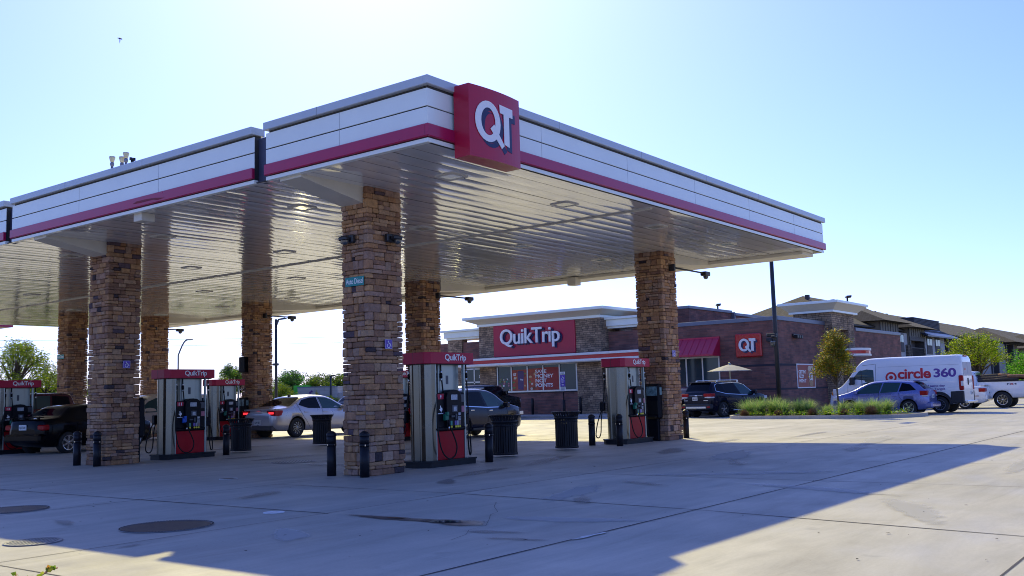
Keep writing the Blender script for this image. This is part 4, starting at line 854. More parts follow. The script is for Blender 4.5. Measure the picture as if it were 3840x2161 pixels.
# white delivery van
vanP=dict(paint=mat('van white',(.80,.80,.82),.35,0,coat=.8,var=.03,vscale=1.5),top=[(-2.98,.9),(-2.97,2.2),(-2.9,2.47),(-2.7,2.52),(0,2.52),(1.0,2.50),(1.25,2.44),(2.05,1.55),(2.35,1.25),(2.75,1.08),(2.92,.85),(2.98,.6)],
 belt=[(-2.98,.88),(-2.97,1.45),(0,1.45),(1.6,1.35),(2.3,1.12),(2.75,1.0),(2.98,.58)],sill=[(-2.98,.46),(-2.5,.40),(2.3,.34),(2.98,.36)],plan=[(-2.98,.90),(-2.93,.975),(-2.5,1.02),(1.6,1.02),(2.2,.99),(2.7,.86),(2.98,.60)],tumble=.11,crown=.02,wheels=[-1.98,1.92],tr=.365,rimk=.62,tw=.24,spokes=10,spoke_w=.05,rim=mat('steel wheel',(.42,.43,.48),.4,.6,var=.1),
 windows=[('front_side_window',[(.78,1.42),(.80,1.98),(1.1,2.02),(1.45,1.95),(1.95,1.40),(1.92,1.32),(1.2,1.34)],winc)],glass=[('windshield',1.34,2.18,.9,.93)],
 lines=[('body_crease',[(-2.85,2.1),(.6,2.1)],.012,mat('van shade line',(.45,.45,.5),.5)),('body_crease',[(-2.85,1.12),(-2.35,1.12)],.012,mat('van shade line',(0,0,0))),('window_trim',[(1.32,1.33),(1.36,2.0)],.03,trimblk)],
 seams=[[(.70,2.25),(.70,.6)],[(1.98,1.35),(2.0,.7)],[(.70,2.25),(1.3,2.2)]],handles=[(.9,1.22)],handle_mat=trimblk,mirror=(1.72,1.38),mirror_k=1.3,mirror_t=1.8,mirror_mat=trimblk,
 boxes=[('tail_light',tail,(-3.0,.86,.98,-2.82,1.03,1.62,.03)),('tail_light',tail,(-3.0,-1.03,.98,-2.82,-.86,1.62,.03)),('lamp_insert',lampw,(-3.004,.88,1.16,-2.9,1.035,1.38,.01)),('rear_bumper',rimsil,(-3.12,-.9,.42,-2.9,.9,.52,.02)),('lower_cladding',trimblk,(-2.99,.86,.42,-2.45,1.035,.95,.03)),('lower_cladding',trimblk,(-2.99,-1.035,.42,-2.45,-.86,.95,.03)),('side_step',trimblk,(-1.2,.99,.48,-.95,1.03,.66,.01)),('rear_door_window',mat('van shade line',(0,0,0)),(-2.985,-.78,1.6,-2.96,-.04,2.2,.01)),('rear_door_window',mat('van shade line',(0,0,0)),(-2.985,.04,1.6,-2.96,.78,2.2,.01)),('door_handle',trimblk,(-3.0,-.06,1.2,-2.96,.06,1.5,.01)),('high_brake_light',tail,(-2.95,-.3,2.45,-2.85,.3,2.5,.01)),('headlight',amber,(2.55,.66,.86,2.80,.86,1.02,.03)),('headlight',lampw,(2.45,.70,.88,2.72,.91,1.16,.03)),('headlight',lampw,(2.45,-.91,.88,2.72,-.70,1.16,.03))],plate=(-2.99,-.5,.85,'TXF 2047'))
VS=1.07; vx=48.37+1.02*VS
vt,vc,vbx,vpatch=build_car('delivery_van','tall white delivery van lettered circle 360 with dark lower rear corners','van',(vx,11.79+1.98*VS,0),R(90),vanP,VS)
# flared dark arch on the van
for sgy in (1,-1):
    m=MB(); a0=ell(-1.98,.375,.54,.56,24,R(-8),R(188)); a1=ell(-1.98,.375,.425,.43,24,R(-8),R(188))
    for k in range(23): m.poly([(p[0],sgy*(1.02+.02),p[1]) for p in (a0[k],a0[k+1],a1[k+1],a1[k])]); m.poly([(a0[k][0],sgy*1.04,a0[k][1]),(a0[k+1][0],sgy*1.04,a0[k+1][1]),(a0[k+1][0],sgy*.98,a0[k+1][1]),(a0[k][0],sgy*.98,a0[k][1])])
    m.build('wheel_arch_trim',trimblk,vt,flipfix=True)
# lettering on the van's left side: side plane is local +y; text runs towards the rear (-x)
lf=lambda z: Matrix(((-1,0,0,0),(0,0,1,0),(0,1,0,0),(0,0,0,1)))
vr=mat('lettering red',(.62,.015,.03),.4,var=.03); vpu=mat('lettering purple',(.12,.05,.30),.4,var=.03)
class Wrap(MB):
    def _v(s,p):
        p=Vector(p)
        if s.X is not None: p=s.X@p
        p.y+=vc.y(p.x,p.z)+.004; s.v.append(p); return len(s.v)-1
F=lf(0)
m=Wrap(); m.X=F; o,i,o2=ell(-.02,1.62,.245,.245),ell(-.02,1.62,.165,.165),ell(-.02,1.62,.085,.085)
m.flat([o,i],.002); m.flat([o2],.002); m.build('bullseye_emblem',vr,vt)
m=Wrap(); add_text(m,'circle',F,1.42,.46,.003,.03,.95,x=.27,y=1.535); m.build('lettering',vr,vt)
m=Wrap(); add_text(m,'360',F,.93,.40,.003,.03,.95,x=1.80,y=1.56); m.build('lettering',vpu,vt)
m=Wrap(); add_text(m,'unlimited same-day',F,1.27,.125,.003,.02,.95,x=.98,y=1.12); add_text(m,'delivery* from Target',F,1.42,.125,.003,.02,.95,x=.83,y=.985); m.build('lettering',vpu,vt)
m=MB(); add_text(m,'circle',fr_x(-2.99,0,0),.3,.1,.003,.03,x=-.66,y=1.85); m.build('rear_lettering',vr,vt)
# white coupe tail behind the van, and the white pickup with a load of logs
chP=dict(sedanP,paint=mat('coupe white',(.78,.78,.80),.3,0,coat=1,var=.03),top=[(-2.5,.80),(-2.47,1.04),(-2.38,1.10),(-1.9,1.12),(-1.6,1.16),(-.9,1.44),(-.3,1.48),(.2,1.46),(.6,1.36),(1.3,1.06),(1.6,1.02),(2.3,.9),(2.5,.62)],belt=[(-2.5,.78),(-2.38,1.04),(-1.6,1.06),(.6,.98),(1.3,.98),(2.3,.85),(2.5,.6)],plan=[(-2.5,.76),(-2.4,.88),(-2,.94),(1.5,.94),(2.2,.86),(2.5,.6)],sill=[(-2.5,.40),(-2.2,.28),(1.9,.22),(2.5,.3)],wheels=[-1.52,1.50],tr=.36,spokes=5,spoke_w=.09,twist=0,rim=rimsil,spoke_mat=rimsil,
 boxes=[('tail_light',tail,(-2.5,-.93,.84,-2.2,-.5,1.02)),('tail_light',tail,(-2.5,.5,.84,-2.2,.935,1.02)),('rear_spoiler',mat('coupe white',(0,0,0)),(-2.5,-.72,1.15,-2.2,.72,1.19,.015)),('spoiler_post',mat('coupe white',(0,0,0)),(-2.42,.6,1.08,-2.3,.68,1.16)),('side_marker',tail,(-2.2,.925,.62,-2.02,.955,.65,.004)),('rear_bumper',mat('coupe white',(0,0,0)),(-2.56,-.84,.42,-2.2,.84,.70,.05))],plate=(-2.5,0,.78,'GRW 5512'))
build_car('parked_car','white coupe with a boot spoiler, only its tail showing between van and pickup','car',(55.4+.95*1.05,12.26+1.52*1.05,0),R(90),chP,1.05)
pkP=dict(paint=mat('pickup white',(.76,.76,.79),.35,0,coat=.8,var=.03),top=[(-3.0,.95),(-2.98,1.32),(-2.9,1.36),(-.62,1.36),(-.55,1.40),(-.45,1.90),(-.1,1.96),(.9,1.95),(1.2,1.88),(1.75,1.36),(2.0,1.32),(2.85,1.2),(3.0,.8)],belt=[(-3.0,.93),(-2.9,1.34),(-.5,1.34),(1.75,1.28),(2.85,1.14),(3.0,.78)],sill=[(-3.0,.62),(-2.6,.52),(2.4,.46),(3.0,.5)],plan=[(-3.0,.94),(-2.95,.98),(2.4,.99),(2.8,.93),(3.0,.8)],tumble=.2,crown=.004,wheels=[-1.75,1.95],tr=.42,rimk=.6,tw=.27,spokes=8,spoke_w=.07,rim=chrome,
 windows=[('rear_side_window',[(-.38,1.42),(-.3,1.82),(.3,1.86),(.32,1.40)]),('front_side_window',[(.4,1.40),(.38,1.86),(.9,1.85),(1.15,1.78),(1.52,1.38)],winc)],glass=[('windshield',1.2,1.72,.92,.94),('rear_window',-.54,-.46,.8,.8)],seams=[[(-.56,1.33),(-.56,.55)],[(.36,1.86),(.36,.55)]],handles=[(-.2,1.2),(.55,1.2)],handle_mat=trimblk,mirror=(1.35,1.42),mirror_k=1.4,
 boxes=[('bed_rail',trimblk,(-2.94,.9,1.355,-.66,.985,1.385,.01)),('bed_rail',trimblk,(-2.94,-.985,1.355,-.66,-.9,1.385,.01)),('bed_liner',well,(-2.9,-.88,1.350,-.66,.88,1.366,.004)),('tail_light',tail,(-3.01,.84,.98,-2.9,.995,1.28)),('tail_light',tail,(-3.01,-.995,.98,-2.9,-.84,1.28)),('rear_bumper',chrome,(-3.15,-.95,.58,-2.95,.95,.78,.03)),('tow_bar',trimblk,(-2.9,-.5,.5,-2.0,.5,.6))])
pt,pc,_,_=build_car('pickup_truck','white pickup with chrome wheels loaded with brown logs, cut by the right edge','pickup',(56.57+.99*1.02,10.66+1.75*1.02,0),R(90),pkP,1.02)
m=MB(); vcw=vc; vc=pc; w2=Wrap(); add_text(w2,'FX4',F,.46,.085,.003,.04,1.1,x=2.02,y=1.18); w2.build('decal',plated,pt); w2=Wrap(); add_text(w2,'X',F,.14,.085,.006,.05,x=2.18,y=1.18); w2.build('decal',vr,pt); vc=vcw
bark=mat('tree bark',(.065,.047,.035),.9,var=.45,vscale=7,bump=.8,bscale=25); bark2=mat('log bark',(.22,.11,.06),.9,var=.4,vscale=8,bump=.8,bscale=25)
LOG='logs piled in the white pickup'
for i,(u,v0,v1,z,r,dz,lb) in enumerate([(57.2,13.5,10.2,1.56,.12,.02,'long grey brown log lying along the near side of the pickup bed'),(57.5,13.6,10.4,1.66,.15,0,'thick dark log on the pile in the pickup bed'),(57.0,12.8,9.9,1.47,.09,0,'low thin log resting against the pickup bed rail'),(57.4,10.9,9.2,1.72,.10,-.12,'reddish brown log sloping down towards the pickup tailgate'),(57.1,10.4,9.0,1.68,.09,-.12,'reddish brown log end at the right of the pickup load'),(57.8,12.4,9.4,1.60,.13,0,'dark log at the far side of the pickup bed')]):
    m=MB(); P_=[]; rs=[]
    for k in range(8):
        s_=k/7; P_.append((u+.05*math.sin(s_*5+i),v0+(v1-v0)*s_,z+dz*s_+.02*math.sin(s_*7+i))); rs.append(r*rnd.uniform(.85,1.12))
    m.tube(P_,rs,10); tag(m.build('log',bark2 if 3<=i<=4 else bark),lb,'log',LOG)
# cars glimpsed behind the silver sedan
c1=dict(suvP,paint=paint('graphite paint',(.03,.03,.04),.4,.25)); build_car('parked_car','dark crossover roof showing just behind the silver sedan','car',(39.6,40.2,0),R(0),c1,1.0)
c2=dict(sedanP,paint=paint('steel grey paint',(.34,.36,.46),.5,.3),rim=rimsil); build_car('parked_car','steel grey sedan with red tail light half hidden by the nearest stone column','car',(38.1,35.9,0),R(4),c2,1.02)
# beige people carrier and maroon pickup in the far lane
mvP=dict(suvP,paint=paint('beige paint',(.42,.38,.34),.35,.35),top=[(-2.5,.9),(-2.47,1.5),(-2.3,1.72),(-1.5,1.8),(0,1.82),(.6,1.76),(.9,1.66),(1.75,1.12),(2.0,1.06),(2.4,.9),(2.5,.6)],belt=[(-2.5,.88),(-2.3,1.12),(1.7,1.04),(2.4,.86),(2.5,.58)],plan=[(-2.5,.85),(-2.35,.95),(1.7,.98),(2.2,.88),(2.5,.62)],sill=[(-2.5,.4),(-2.2,.28),(2,.24),(2.5,.32)],wheels=[-1.5,1.5],tumble=.3,
 windows=[('quarter_window',[(-2.1,1.18),(-2.0,1.6),(-1.1,1.66),(-1.08,1.15)]),('rear_side_window',[(-1.0,1.14),(-1.0,1.68),(.05,1.70),(.12,1.11)],winc),('front_side_window',[(.2,1.11),(.14,1.70),(.6,1.66),(.95,1.54),(1.5,1.14),(1.52,1.1)],winc)],glass=[('windshield',.92,1.72,.9,.94)],lines=[],boxes=[('headlight',lampw,(2.1,-.85,.7,2.42,-.55,.9)),('headlight',lampw,(2.1,.55,.7,2.42,.85,.9))],mirror=(1.35,1.12),seams=[[(.16,1.7),(.16,.4)]])
build_car('parked_car','beige people carrier showing above the black sedan bonnet behind the pump numbered 11','car',(23.5,36.6,0),R(180),mvP,1.02)
trP=dict(pkP,paint=paint('maroon paint',(.065,.008,.022),.35,.25),rim=rimsil,mirror=(1.25,1.40),boxes=[q for q in pkP['boxes'] if q[0]!='tow_bar']); trP['mirror_mat']=paint('maroon paint',(0,0,0))
build_car('pickup_truck','dark maroon pickup with silvered windows behind the pump at the left edge','pickup',(18.35,35.7,0),R(180),trP,1.0)
bkP=dict(pkP,paint=paint('black pickup paint',(.006,.006,.009),.2,.22),top=[(-2.7,1.0),(-2.68,1.5),(-2.4,1.78),(-2.0,1.88),(.4,1.92),(.9,1.84),(1.45,1.36),(1.7,1.3),(2.6,1.16),(2.75,.8)],belt=[(-2.7,.98),(-2.4,1.3),(1.45,1.26),(2.6,1.1),(2.75,.78)],plan=[(-2.7,.9),(-2.6,.98),(2.2,1.0),(2.6,.92),(2.75,.78)],sill=[(-2.7,.55),(2.4,.42),(2.75,.5)],wheels=[-1.5,1.6],rim=rimblk,windows=[('rear_side_window',[(-1.9,1.36),(-1.8,1.74),(-.6,1.8),(-.58,1.34)]),('front_side_window',[(-.5,1.34),(-.52,1.8),(.45,1.82),(.8,1.74),(1.22,1.34)])],glass=[('windshield',.92,1.42,.92,.94)],boxes=[('roof_rail',trimblk,(-2.0,.62,1.9,.2,.66,1.95)),('roof_rail',trimblk,(-2.0,-.66,1.9,.2,-.62,1.95)),('headlight',lampw,(2.4,-.9,.9,2.66,-.66,1.08))],seams=[],mirror=(1.0,1.4),handles=[])
build_car('parked_car','tall black SUV parked nose in at the store kerb behind the blue grey crossover','car',(43.5,35.65,0),R(0),bkP,1.06)
build_car('parked_car','car almost hidden behind the rightmost column, only its windscreen pillar showing','car',(50.0-2.2,24.6,0),R(180),dict(sedanP,paint=paint('blue black paint',(.02,.025,.05),.4,.25)),1.05)
# ------------------------------------------------------------------ store
brick=brickmat('purple brown brick',(.25,.105,.082),(.135,.068,.062),(.17,.12,.105),.52,.105,.006,noise=.3)
stonev=brickmat('stone veneer',(.40,.28,.18),(.20,.135,.09),(.06,.05,.042),.38,.13,.012,distort=.16,noise=.5)
glass=mat('store glass',(.018,.05,.065),.04,0,spec=.6); gframe=mat('window frame',(.55,.56,.57),.35,.6,var=.04)
roofc=mat('parapet coping',(.16,.18,.24),.4,.4,var=.05); cream2=mat('cornice cream',(.68,.62,.48),.45,var=.05); awr=mat('awning red',(.50,.010,.06),.35,coat=.2,var=.05); bandm=mat('dark brick band',(.035,.028,.04),.8,var=.2)
ST=thing('store_building','purple brown brick and stone store with a white flared cornice and red stripe','building',(0,0,0))
Us,Ut=51.5,50.6; VC=20.71
m=MB(); m.box(Us,VC,0,75,46.2,5.12); m.build('wall',brick,ST,uv=True)
m=MB(); m.box(Us-.06,VC-.06,5.12,58.9,27.3,5.36,b=.02); m.build('parapet_coping',roofc,ST); m=MB(); m.box(64.7,VC-.06,4.98,75,VC+.2,5.2,b=.02); m.build('parapet_coping',roofc,ST)
m=MB(); m.box(Us-.012,VC-.012,2.60,58.9,27.2,2.72); m.box(Us-.012,VC-.012,1.28,58.9,27.2,1.38); m.build('dark_band',bandm,ST)
# taller brick block behind
m=MB(); m.box(57.5,29.1,4,64,45,6.72); m.build('rear_block',brick,ST,uv=True); m=MB(); m.box(64.2,28.9,4,74,45,6.55); m.build('rear_block',brick,ST,uv=True)
m=MB(); m.box(57.42,29.02,6.72,64.05,45,6.92,b=.02); m.build('parapet_coping',roofc,ST); m=MB(); m.box(64.15,28.82,6.55,74,45,6.75,b=.02); m.box(64.02,28.85,4.5,64.15,29.2,6.8); m.build('parapet_coping',roofc,ST)
# centre tower
m=MB(); m.box(Ut,31.65,0,Us+3,33.5,6.0); m.build('stone_pier',stonev,ST,uv=True); m=MB(); m.box(Ut,39.9,0,Us+3,41.3,6.0); m.build('stone_pier',stonev,ST,uv=True)
m=MB(); m.box(Ut+.1,33.5,0,Us+3,39.9,1.62); m.build('tower_wall',brick,ST,uv=True)
m=MB(); m.box(Ut+.06,33.5,1.5,Ut+.5,39.9,1.62); m.build('window_ledge',bandm,ST)
m=MB(); m.box(Ut+.08,33.5,3.34,Us+3,39.9,6.02); m.build('tower_wall',brick,ST,uv=True)
def flare(u0,v0,v1,z0,z1,o0,o1,depth,nm='cornice'):
    # cornice flaring outwards from offset o0 at z0 to o1 at z1, wrapping both ends
    m=MB(); P=[(u0-o0,v0-o0,v1+o0,z0),(u0-o1,v0-o1,v1+o1,z1)]
    a,b_=P; A=[(a[0],a[1],a[3]),(a[0],a[2],a[3]),(depth,a[2],a[3]),(depth,a[1],a[3])]; B=[(b_[0],b_[1],b_[3]),(b_[0],b_[2],b_[3]),(depth,b_[2],b_[3]),(depth,b_[1],b_[3])]
    for i in range(4): j=(i+1)%4; m.poly([A[i],A[j],B[j],B[i]])
    m.poly(A); m.poly(B); return m.build(nm,cream2,ST,flipfix=True)
flare(Ut,31.75,41.3,6.17,6.46,.06,.74,56.2)
m=MB(); m.box(Ut-.1,31.6,6.0,56.3,41.4,6.17,b=.015); m.box(Ut-.80,30.95,6.46,56.5,42.1,6.64,b=.02); m.build('cornice_band',silver,ST)
# side wings of the cornice
for v0,v1 in ((28.2,31.64),(41.31,44.9)):
    m=MB(); m.box(Us-.12,v0,5.33,Us+1.5,v1,5.46,b=.01); m.box(Us-.3,v0-.1*(v0<30),5.46,Us+1.5,v1+.1*(v1>44),5.86,b=.02); m.box(Us-.5,v0-.2*(v0<30),5.86,Us+1.5,v1+.25*(v1>44),6.0,b=.015); m.build('cornice_wing',silver,ST)
m=MB(); m.box(Us-.1,43.5,0,Us+.5,44.8,5.33); m.build('stone_pier',stonev,ST,uv=True); m=MB(); m.box(Us-.1,28.3,0,Us+.5,29.4,5.33); m.build('stone_pier',stonev,ST,uv=True)
# red and white band
m=MB(); m.box(Ut-1,28.4,3.71,Us-.02,42.4,3.85,b=.01); m.build('band_trim',whitem,ST); m=MB(); m.box(Ut-1,28.4,3.34,Us-.02,42.4,3.48,b=.01); m.build('band_trim',whitem,ST)
m=MB(); m.box(Ut-.93,28.45,3.48,Us-.02,42.35,3.71); m.build('band_red',redbright,ST)
m=MB(); m.box(Ut-.95,28.45,3.30,Us-.03,42.3,3.34); m.build('band_soffit',creamm,ST)
# main window of five panes
wv=[39.79,38.63,37.33,36.09,34.81,33.52]
fr_=MB()
for v in wv: fr_.box(Ut-.02,v-.045,1.62,Ut+.10,v+.045,3.34)
fr_.box(Ut-.03,33.47,1.56,Ut+.1,39.84,1.66); fr_.box(Ut-.02,33.5,3.26,Ut+.1,39.8,3.34); wf=fr_.build('window_frame',gframe,ST)
for a,b_ in zip(wv,wv[1:]): m=MB(); m.box(Ut+.03,b_+.045,1.66,Ut+.05,a-.045,3.26); m.build('window_pane',glass,wf)
# entrance on the left and a second door on the right
def door(v0,v1,u,txt=None):
    f=MB(); 
    for v in (v0,(v0+v1)/2,v1): f.box(u-.03,v-.05,.14,u+.05,v+.05,3.28)
    for z in (.14,2.3,3.2): f.box(u-.03,v0,z,u+.05,v1,z+.09)
    o=f.build('door_frame',gframe,ST); m=MB(); m.box(u,v0+.04,.2,u+.02,v1-.04,3.2); m.build('door_glass',glass,o)
    if txt: m=MB(); add_text(m,txt,fr_x(u-.005,0,0),.5,.2,.004,.03,x=-41.98,y=2.62); m.build('street_number',white,o)
door(41.32,43.45,Us-.15,'3436'); door(29.5,31.6,Us-.1)
# small window with red awning
f=MB()
for v in (24.31,25.35,26.39,27.2): f.box(Us-.04,v-.04,.6,Us+.02,v+.04,3.28)
f.box(Us-.05,24.28,3.22,Us+.02,27.2,3.32); f.box(Us-.05,24.28,.55,Us+.02,27.2,.65); wf=f.build('window_frame',gframe,ST)
for a,b_ in ((24.35,25.31),(25.39,26.35),(26.43,27.16)): m=MB(); m.box(Us-.015,a,.65,Us-.003,b_,3.22); m.build('window_pane',glass,wf)
m=MB(); m.prism([(Us-.001,4.36),(Us-.06,4.36),(Us-1.02,3.40),(Us-1.02,3.30),(Us-.001,3.30)],24.2,27.3,lambda a,b,h:(a,h,b)); aw=m.build('awning',awr,ST,flipfix=True)
m=MB()
for k in range(9):
    v=24.2+3.1*k/8; m.prism([(Us-.045,4.37),(Us-.075,4.375),(Us-1.035,3.415),(Us-1.02,3.40)],v-.012,v+.012,lambda a,b,h:(a,h,b))
m.build('awning_seam',awr,aw,flipfix=True); m=MB(); m.box(Us-.09,24.19,4.30,Us-.001,27.31,4.42,b=.01); m.build('awning_head',awr,aw)
# stone tower on the side wall
m=MB(); m.box(58.85,20.2,0,60.3,VC+1.9,5.9); m.build('stone_pier',stonev,ST,uv=True)
m=MB(); m.box(61.8,20.2,0,62.95,VC+1.9,5.9); m.build('stone_pier',stonev,ST,uv=True)
m=MB(); m.box(60.3,20.22,4.9,61.8,VC+1.9,5.9); m.build('stone_lintel',stonev,ST,uv=True)
m=MB(); m.box(58.6,20.0,5.9,63.2,22.8,6.03,b=.01); m.build('cornice_band',silver,ST)
m=MB(); a=[(58.6,20.0),(63.2,20.0),(63.2,22.8),(58.6,22.8)]; b_=[(58.22,19.62),(63.95,19.62),(63.95,23.25),(58.22,23.25)]
for i in range(4): j=(i+1)%4; m.poly([(*a[i],6.03),(*a[j],6.03),(*b_[j],6.42),(*b_[i],6.42)])
m.build('cornice',cream2,ST,flipfix=True); m=MB(); m.box(58.14,19.54,6.42,64.03,23.33,6.58,b=.02); m.build('cornice_band',silver,ST)
m=MB(); m.prism([(60.0,19.9)]+[(61.6+1.6*math.cos(a_),19.9-1.0*math.sin(a_)) for a_ in [PI*k/10 for k in range(10,-1,-1)]]+[(63.2,19.9)],3.55,3.70); m.prism([(60.0,19.9)]+[(61.6+1.6*math.cos(a_),19.9-1.0*math.sin(a_)) for a_ in [PI*k/10 for k in range(10,-1,-1)]]+[(63.2,19.9)],3.22,3.34); sa=m.build('side_canopy',whitem,ST,flipfix=True)
m=MB(); m.prism([(60.05,19.9)]+[(61.6+1.55*math.cos(a_),19.9-.95*math.sin(a_)) for a_ in [PI*k/10 for k in range(10,-1,-1)]]+[(63.15,19.9)],3.34,3.55); m.build('red_stripe',redbright,sa,flipfix=True)
m=MB(); m.smooth=True; m.lathe([(.5,0),(.45,.2),(.25,.33),(.01,.38)],56.0,26.8,16,cap=False,cz=5.12); m.build('roof_vent',whitem,ST)
# roof lamps
lampg=mat('lamp head bronze',(.05,.045,.045),.45,.4,var=.1)
def roof_lamp(u,v,z0,z1,lb):
    t=thing('flood_lamp',lb,'lamp',(u,v,z0)); m=MB(); m.tube([(0,0,0),(0,0,z1-z0)],.06,8); m.build('pole',lampg,t); m=MB(); m.prism([(.08,0),(-.15,.06),(-.75,.10),(-.8,.02),(-.4,-.06)],-.16,.16,lambda a,b,h:(a*.5,a*.35*-1*-1+h,z1-z0+b)); m.build('lamp_head',lampg,t,flipfix=True)
roof_lamp(62.3,29.3,6.7,7.2,'flood lamp on the roof edge right of the rightmost column'); roof_lamp(66.0,21.5,6.7,7.35,'flood lamp rising behind the flared cornice of the side tower')
# wall lamps and cameras on the side wall
def wall_dev(u,v,z,lb,face):
    t=thing('wall_floodlight',lb,'wall lamp',(u,v,z)); m=MB()
    if face=='y':
        m.box(-.45,-.12,-.05,.5,0,.1,b=.02); m.build('bracket',camm,t); 
        for k in (-.3,.0,.32): m=MB(); m.box(k-.12,-.34,-.16,k+.1,-.08,.03,b=.03); m.build('lamp_head',camm,t)
    else:
        m.box(-.14,-.28,-.08,0,.28,.1,b=.02); m.build('bracket',camm,t); m=MB(); m.box(-.34,-.12,-.14,-.1,.12,.02,b=.03); m.build('lamp_head',camm,t)
wall_dev(53.96,VC,4.32,'dark twin floodlight high on the brick side wall','y'); wall_dev(Us,21.1,4.05,'dark floodlight on the brick front just left of the light pole','x')
# signs on the store
sg2=thing('store_sign','large crimson sign panel with raised white QuikTrip letters on the store front','sign',(Ut,36.73,4.96))
m=MB(); m.X=fr_x(0,0,0); m.box(-3.24,-1.03,-.1,3.24,1.02,.12,b=.02); m.build('sign_panel',redsign,sg2)
m=MB(); add_text(m,'QuikTrip',fr_x(-.124,0,0),4.75,1.32,.05,.012,.94,x=-2.42,y=-.66); m.build('letter_shadow',navy,sg2)
m=MB(); add_text(m,'QuikTrip',fr_x(-.25,0,0),4.75,1.32,.10,.008,.94,x=-2.52,y=-.58); m.build('letters',white,sg2)
sg3=thing('store_sign','square glossy red sign with white letters QT on the brick front beside the awning','sign',(Us,22.42,3.81))
m=MB(); m.X=fr_x(0,0,0); m.box(-.77,-.655,0,.77,.655,.2,b=.05); m.build('sign_box',redbright,sg3)
m=MB(); qt_logo(m,fr_x(-.201,0,0),1.02,-.54,-.40,.0,.02,(.09,-.085)); m.build('letter_shadow',navy,sg3); m=MB(); qt_logo(m,fr_x(-.201,0,0),1.02,-.54,-.40,.03,.05); m.build('letters',white,sg3)
# wall poster with a drink
po=thing('wall_poster','red poster with a foaming drink glass on the brick side wall','poster',(55.34,VC,2.03)); F=fr_y(0,0,0)
m=MB(); m.X=F; m.box(-1.42,-.70,0,1.42,.70,.03); m.build('frame',white,po); m=MB(); m.X=F; m.box(-1.34,-.64,.03,1.34,.64,.036); m.build('poster_face',mat('poster red',(.30,.02,.03),.4,var=.2,vscale=1.5),po)
m=MB(); add_text(m,"GETTIN'\nFIZZY\nWITH IT",F,1.15,.72,.04,.03,.9,'LEFT',.95,x=-1.22,y=-.38); m.build('lettering',white,po)
m=MB(); m.X=F; m.flat([[(.25,.38),(1.12,.38),(.98,-.6),(.39,-.6)]],.042); m.build('drink_glass',mat('drink brown',(.16,.045,.03),.2,var=.4,vscale=5),po)
m=MB(); m.X=F; m.flat([[(.22,.36),(.25,.52),(.45,.60),(.72,.56),(.98,.60),(1.14,.5),(1.13,.36),(.95,.28),(.68,.33),(.42,.27)]],.045); m.build('foam',mat('foam',(.66,.52,.38),.7,var=.25,vscale=15),po)
m=MB(); qt_logo(m,F,.62,.40,-.30,.046,.05); m.build('letters',white,po)
# poster inside the store window
wp=thing('window_poster','orange red window poster about saving money with a purple phone','poster',(Ut+.02,0,0)); F=fr_x(0,0,0)
om=mat('poster orange',(.42,.075,.035),.5,var=.35,vscale=2); 
m=MB(); m.X=F
for a,b_,zt in ((38.58,37.38,3.02),(37.28,36.14,3.06),(36.04,34.86,3.10)): m.box(-a,1.68,0,-b_,zt,.004)
m.build('poster_face',om,wp); m=MB(); m.X=F; m.box(-36.5,1.68,.005,-36.14,3.08,.007); m.box(-36.04,1.68,.005,-34.86,3.10,.007); m.build('poster_red',mat('poster deep red',(.34,.03,.025),.5,var=.15),wp)
m=MB(); add_text(m,'SAVE\nMONEY\nNOT\nPOINTS',F,1.42,1.12,.012,.02,.95,'LEFT',.92,x=-36.72,y=1.86); m.build('lettering',white,wp)
m=MB(); m.X=F; m.flat([[(-38.12,1.75),(-37.68,1.72),(-37.62,2.85),(-37.7,2.95),(-38.05,2.96),(-38.14,2.88)]],.01); m.build('phone_picture',mat('phone purple',(.09,.04,.14),.4,var=.1),wp)
m=MB(); add_text(m,'Pay',F,.24,.14,.014,.02,x=-37.93,y=2.3); qt_logo(m,F,.25,-38.5,2.62,.012,.015); m.build('lettering',white,wp)
fm=[mat('food tan',(.62,.40,.18),.6,var=.3,vscale=8),mat('food green',(.14,.26,.06),.6,var=.3),mat('food brown',(.20,.08,.04),.6,var=.3),mat('food pale',(.70,.60,.48),.6,var=.2)]
for k in range(14):
    m=MB(); m.X=F; a=rnd.choice([-38.4,-38.3,-37.5,-37.1,-36.95,-36.85]); m.flat([ell(a+rnd.uniform(-.1,.1),rnd.uniform(1.75,2.85),rnd.uniform(.05,.13),rnd.uniform(.04,.1),10)],.0085+.0004*k); m.build('food_picture',fm[k%4],wp)
# merchandise seen in the leftmost pane
m=MB()
md_=thing('shelf_display','bright stocked shelves behind the leftmost store window pane','shelf',(Ut+.022,0,0))
for k in range(26):
    m=MB(); m.X=fr_x(0,0,0); a=-39.72+rnd.uniform(0,.9); z=1.68+.14*rnd.randint(0,5); m.box(a,z,.001*k*.1,a+rnd.uniform(.06,.16),z+rnd.uniform(.06,.12),.004+.0002*k); m.build('stock',rnd.choice(fm+[labelg,pinkad,whitem]),md_)
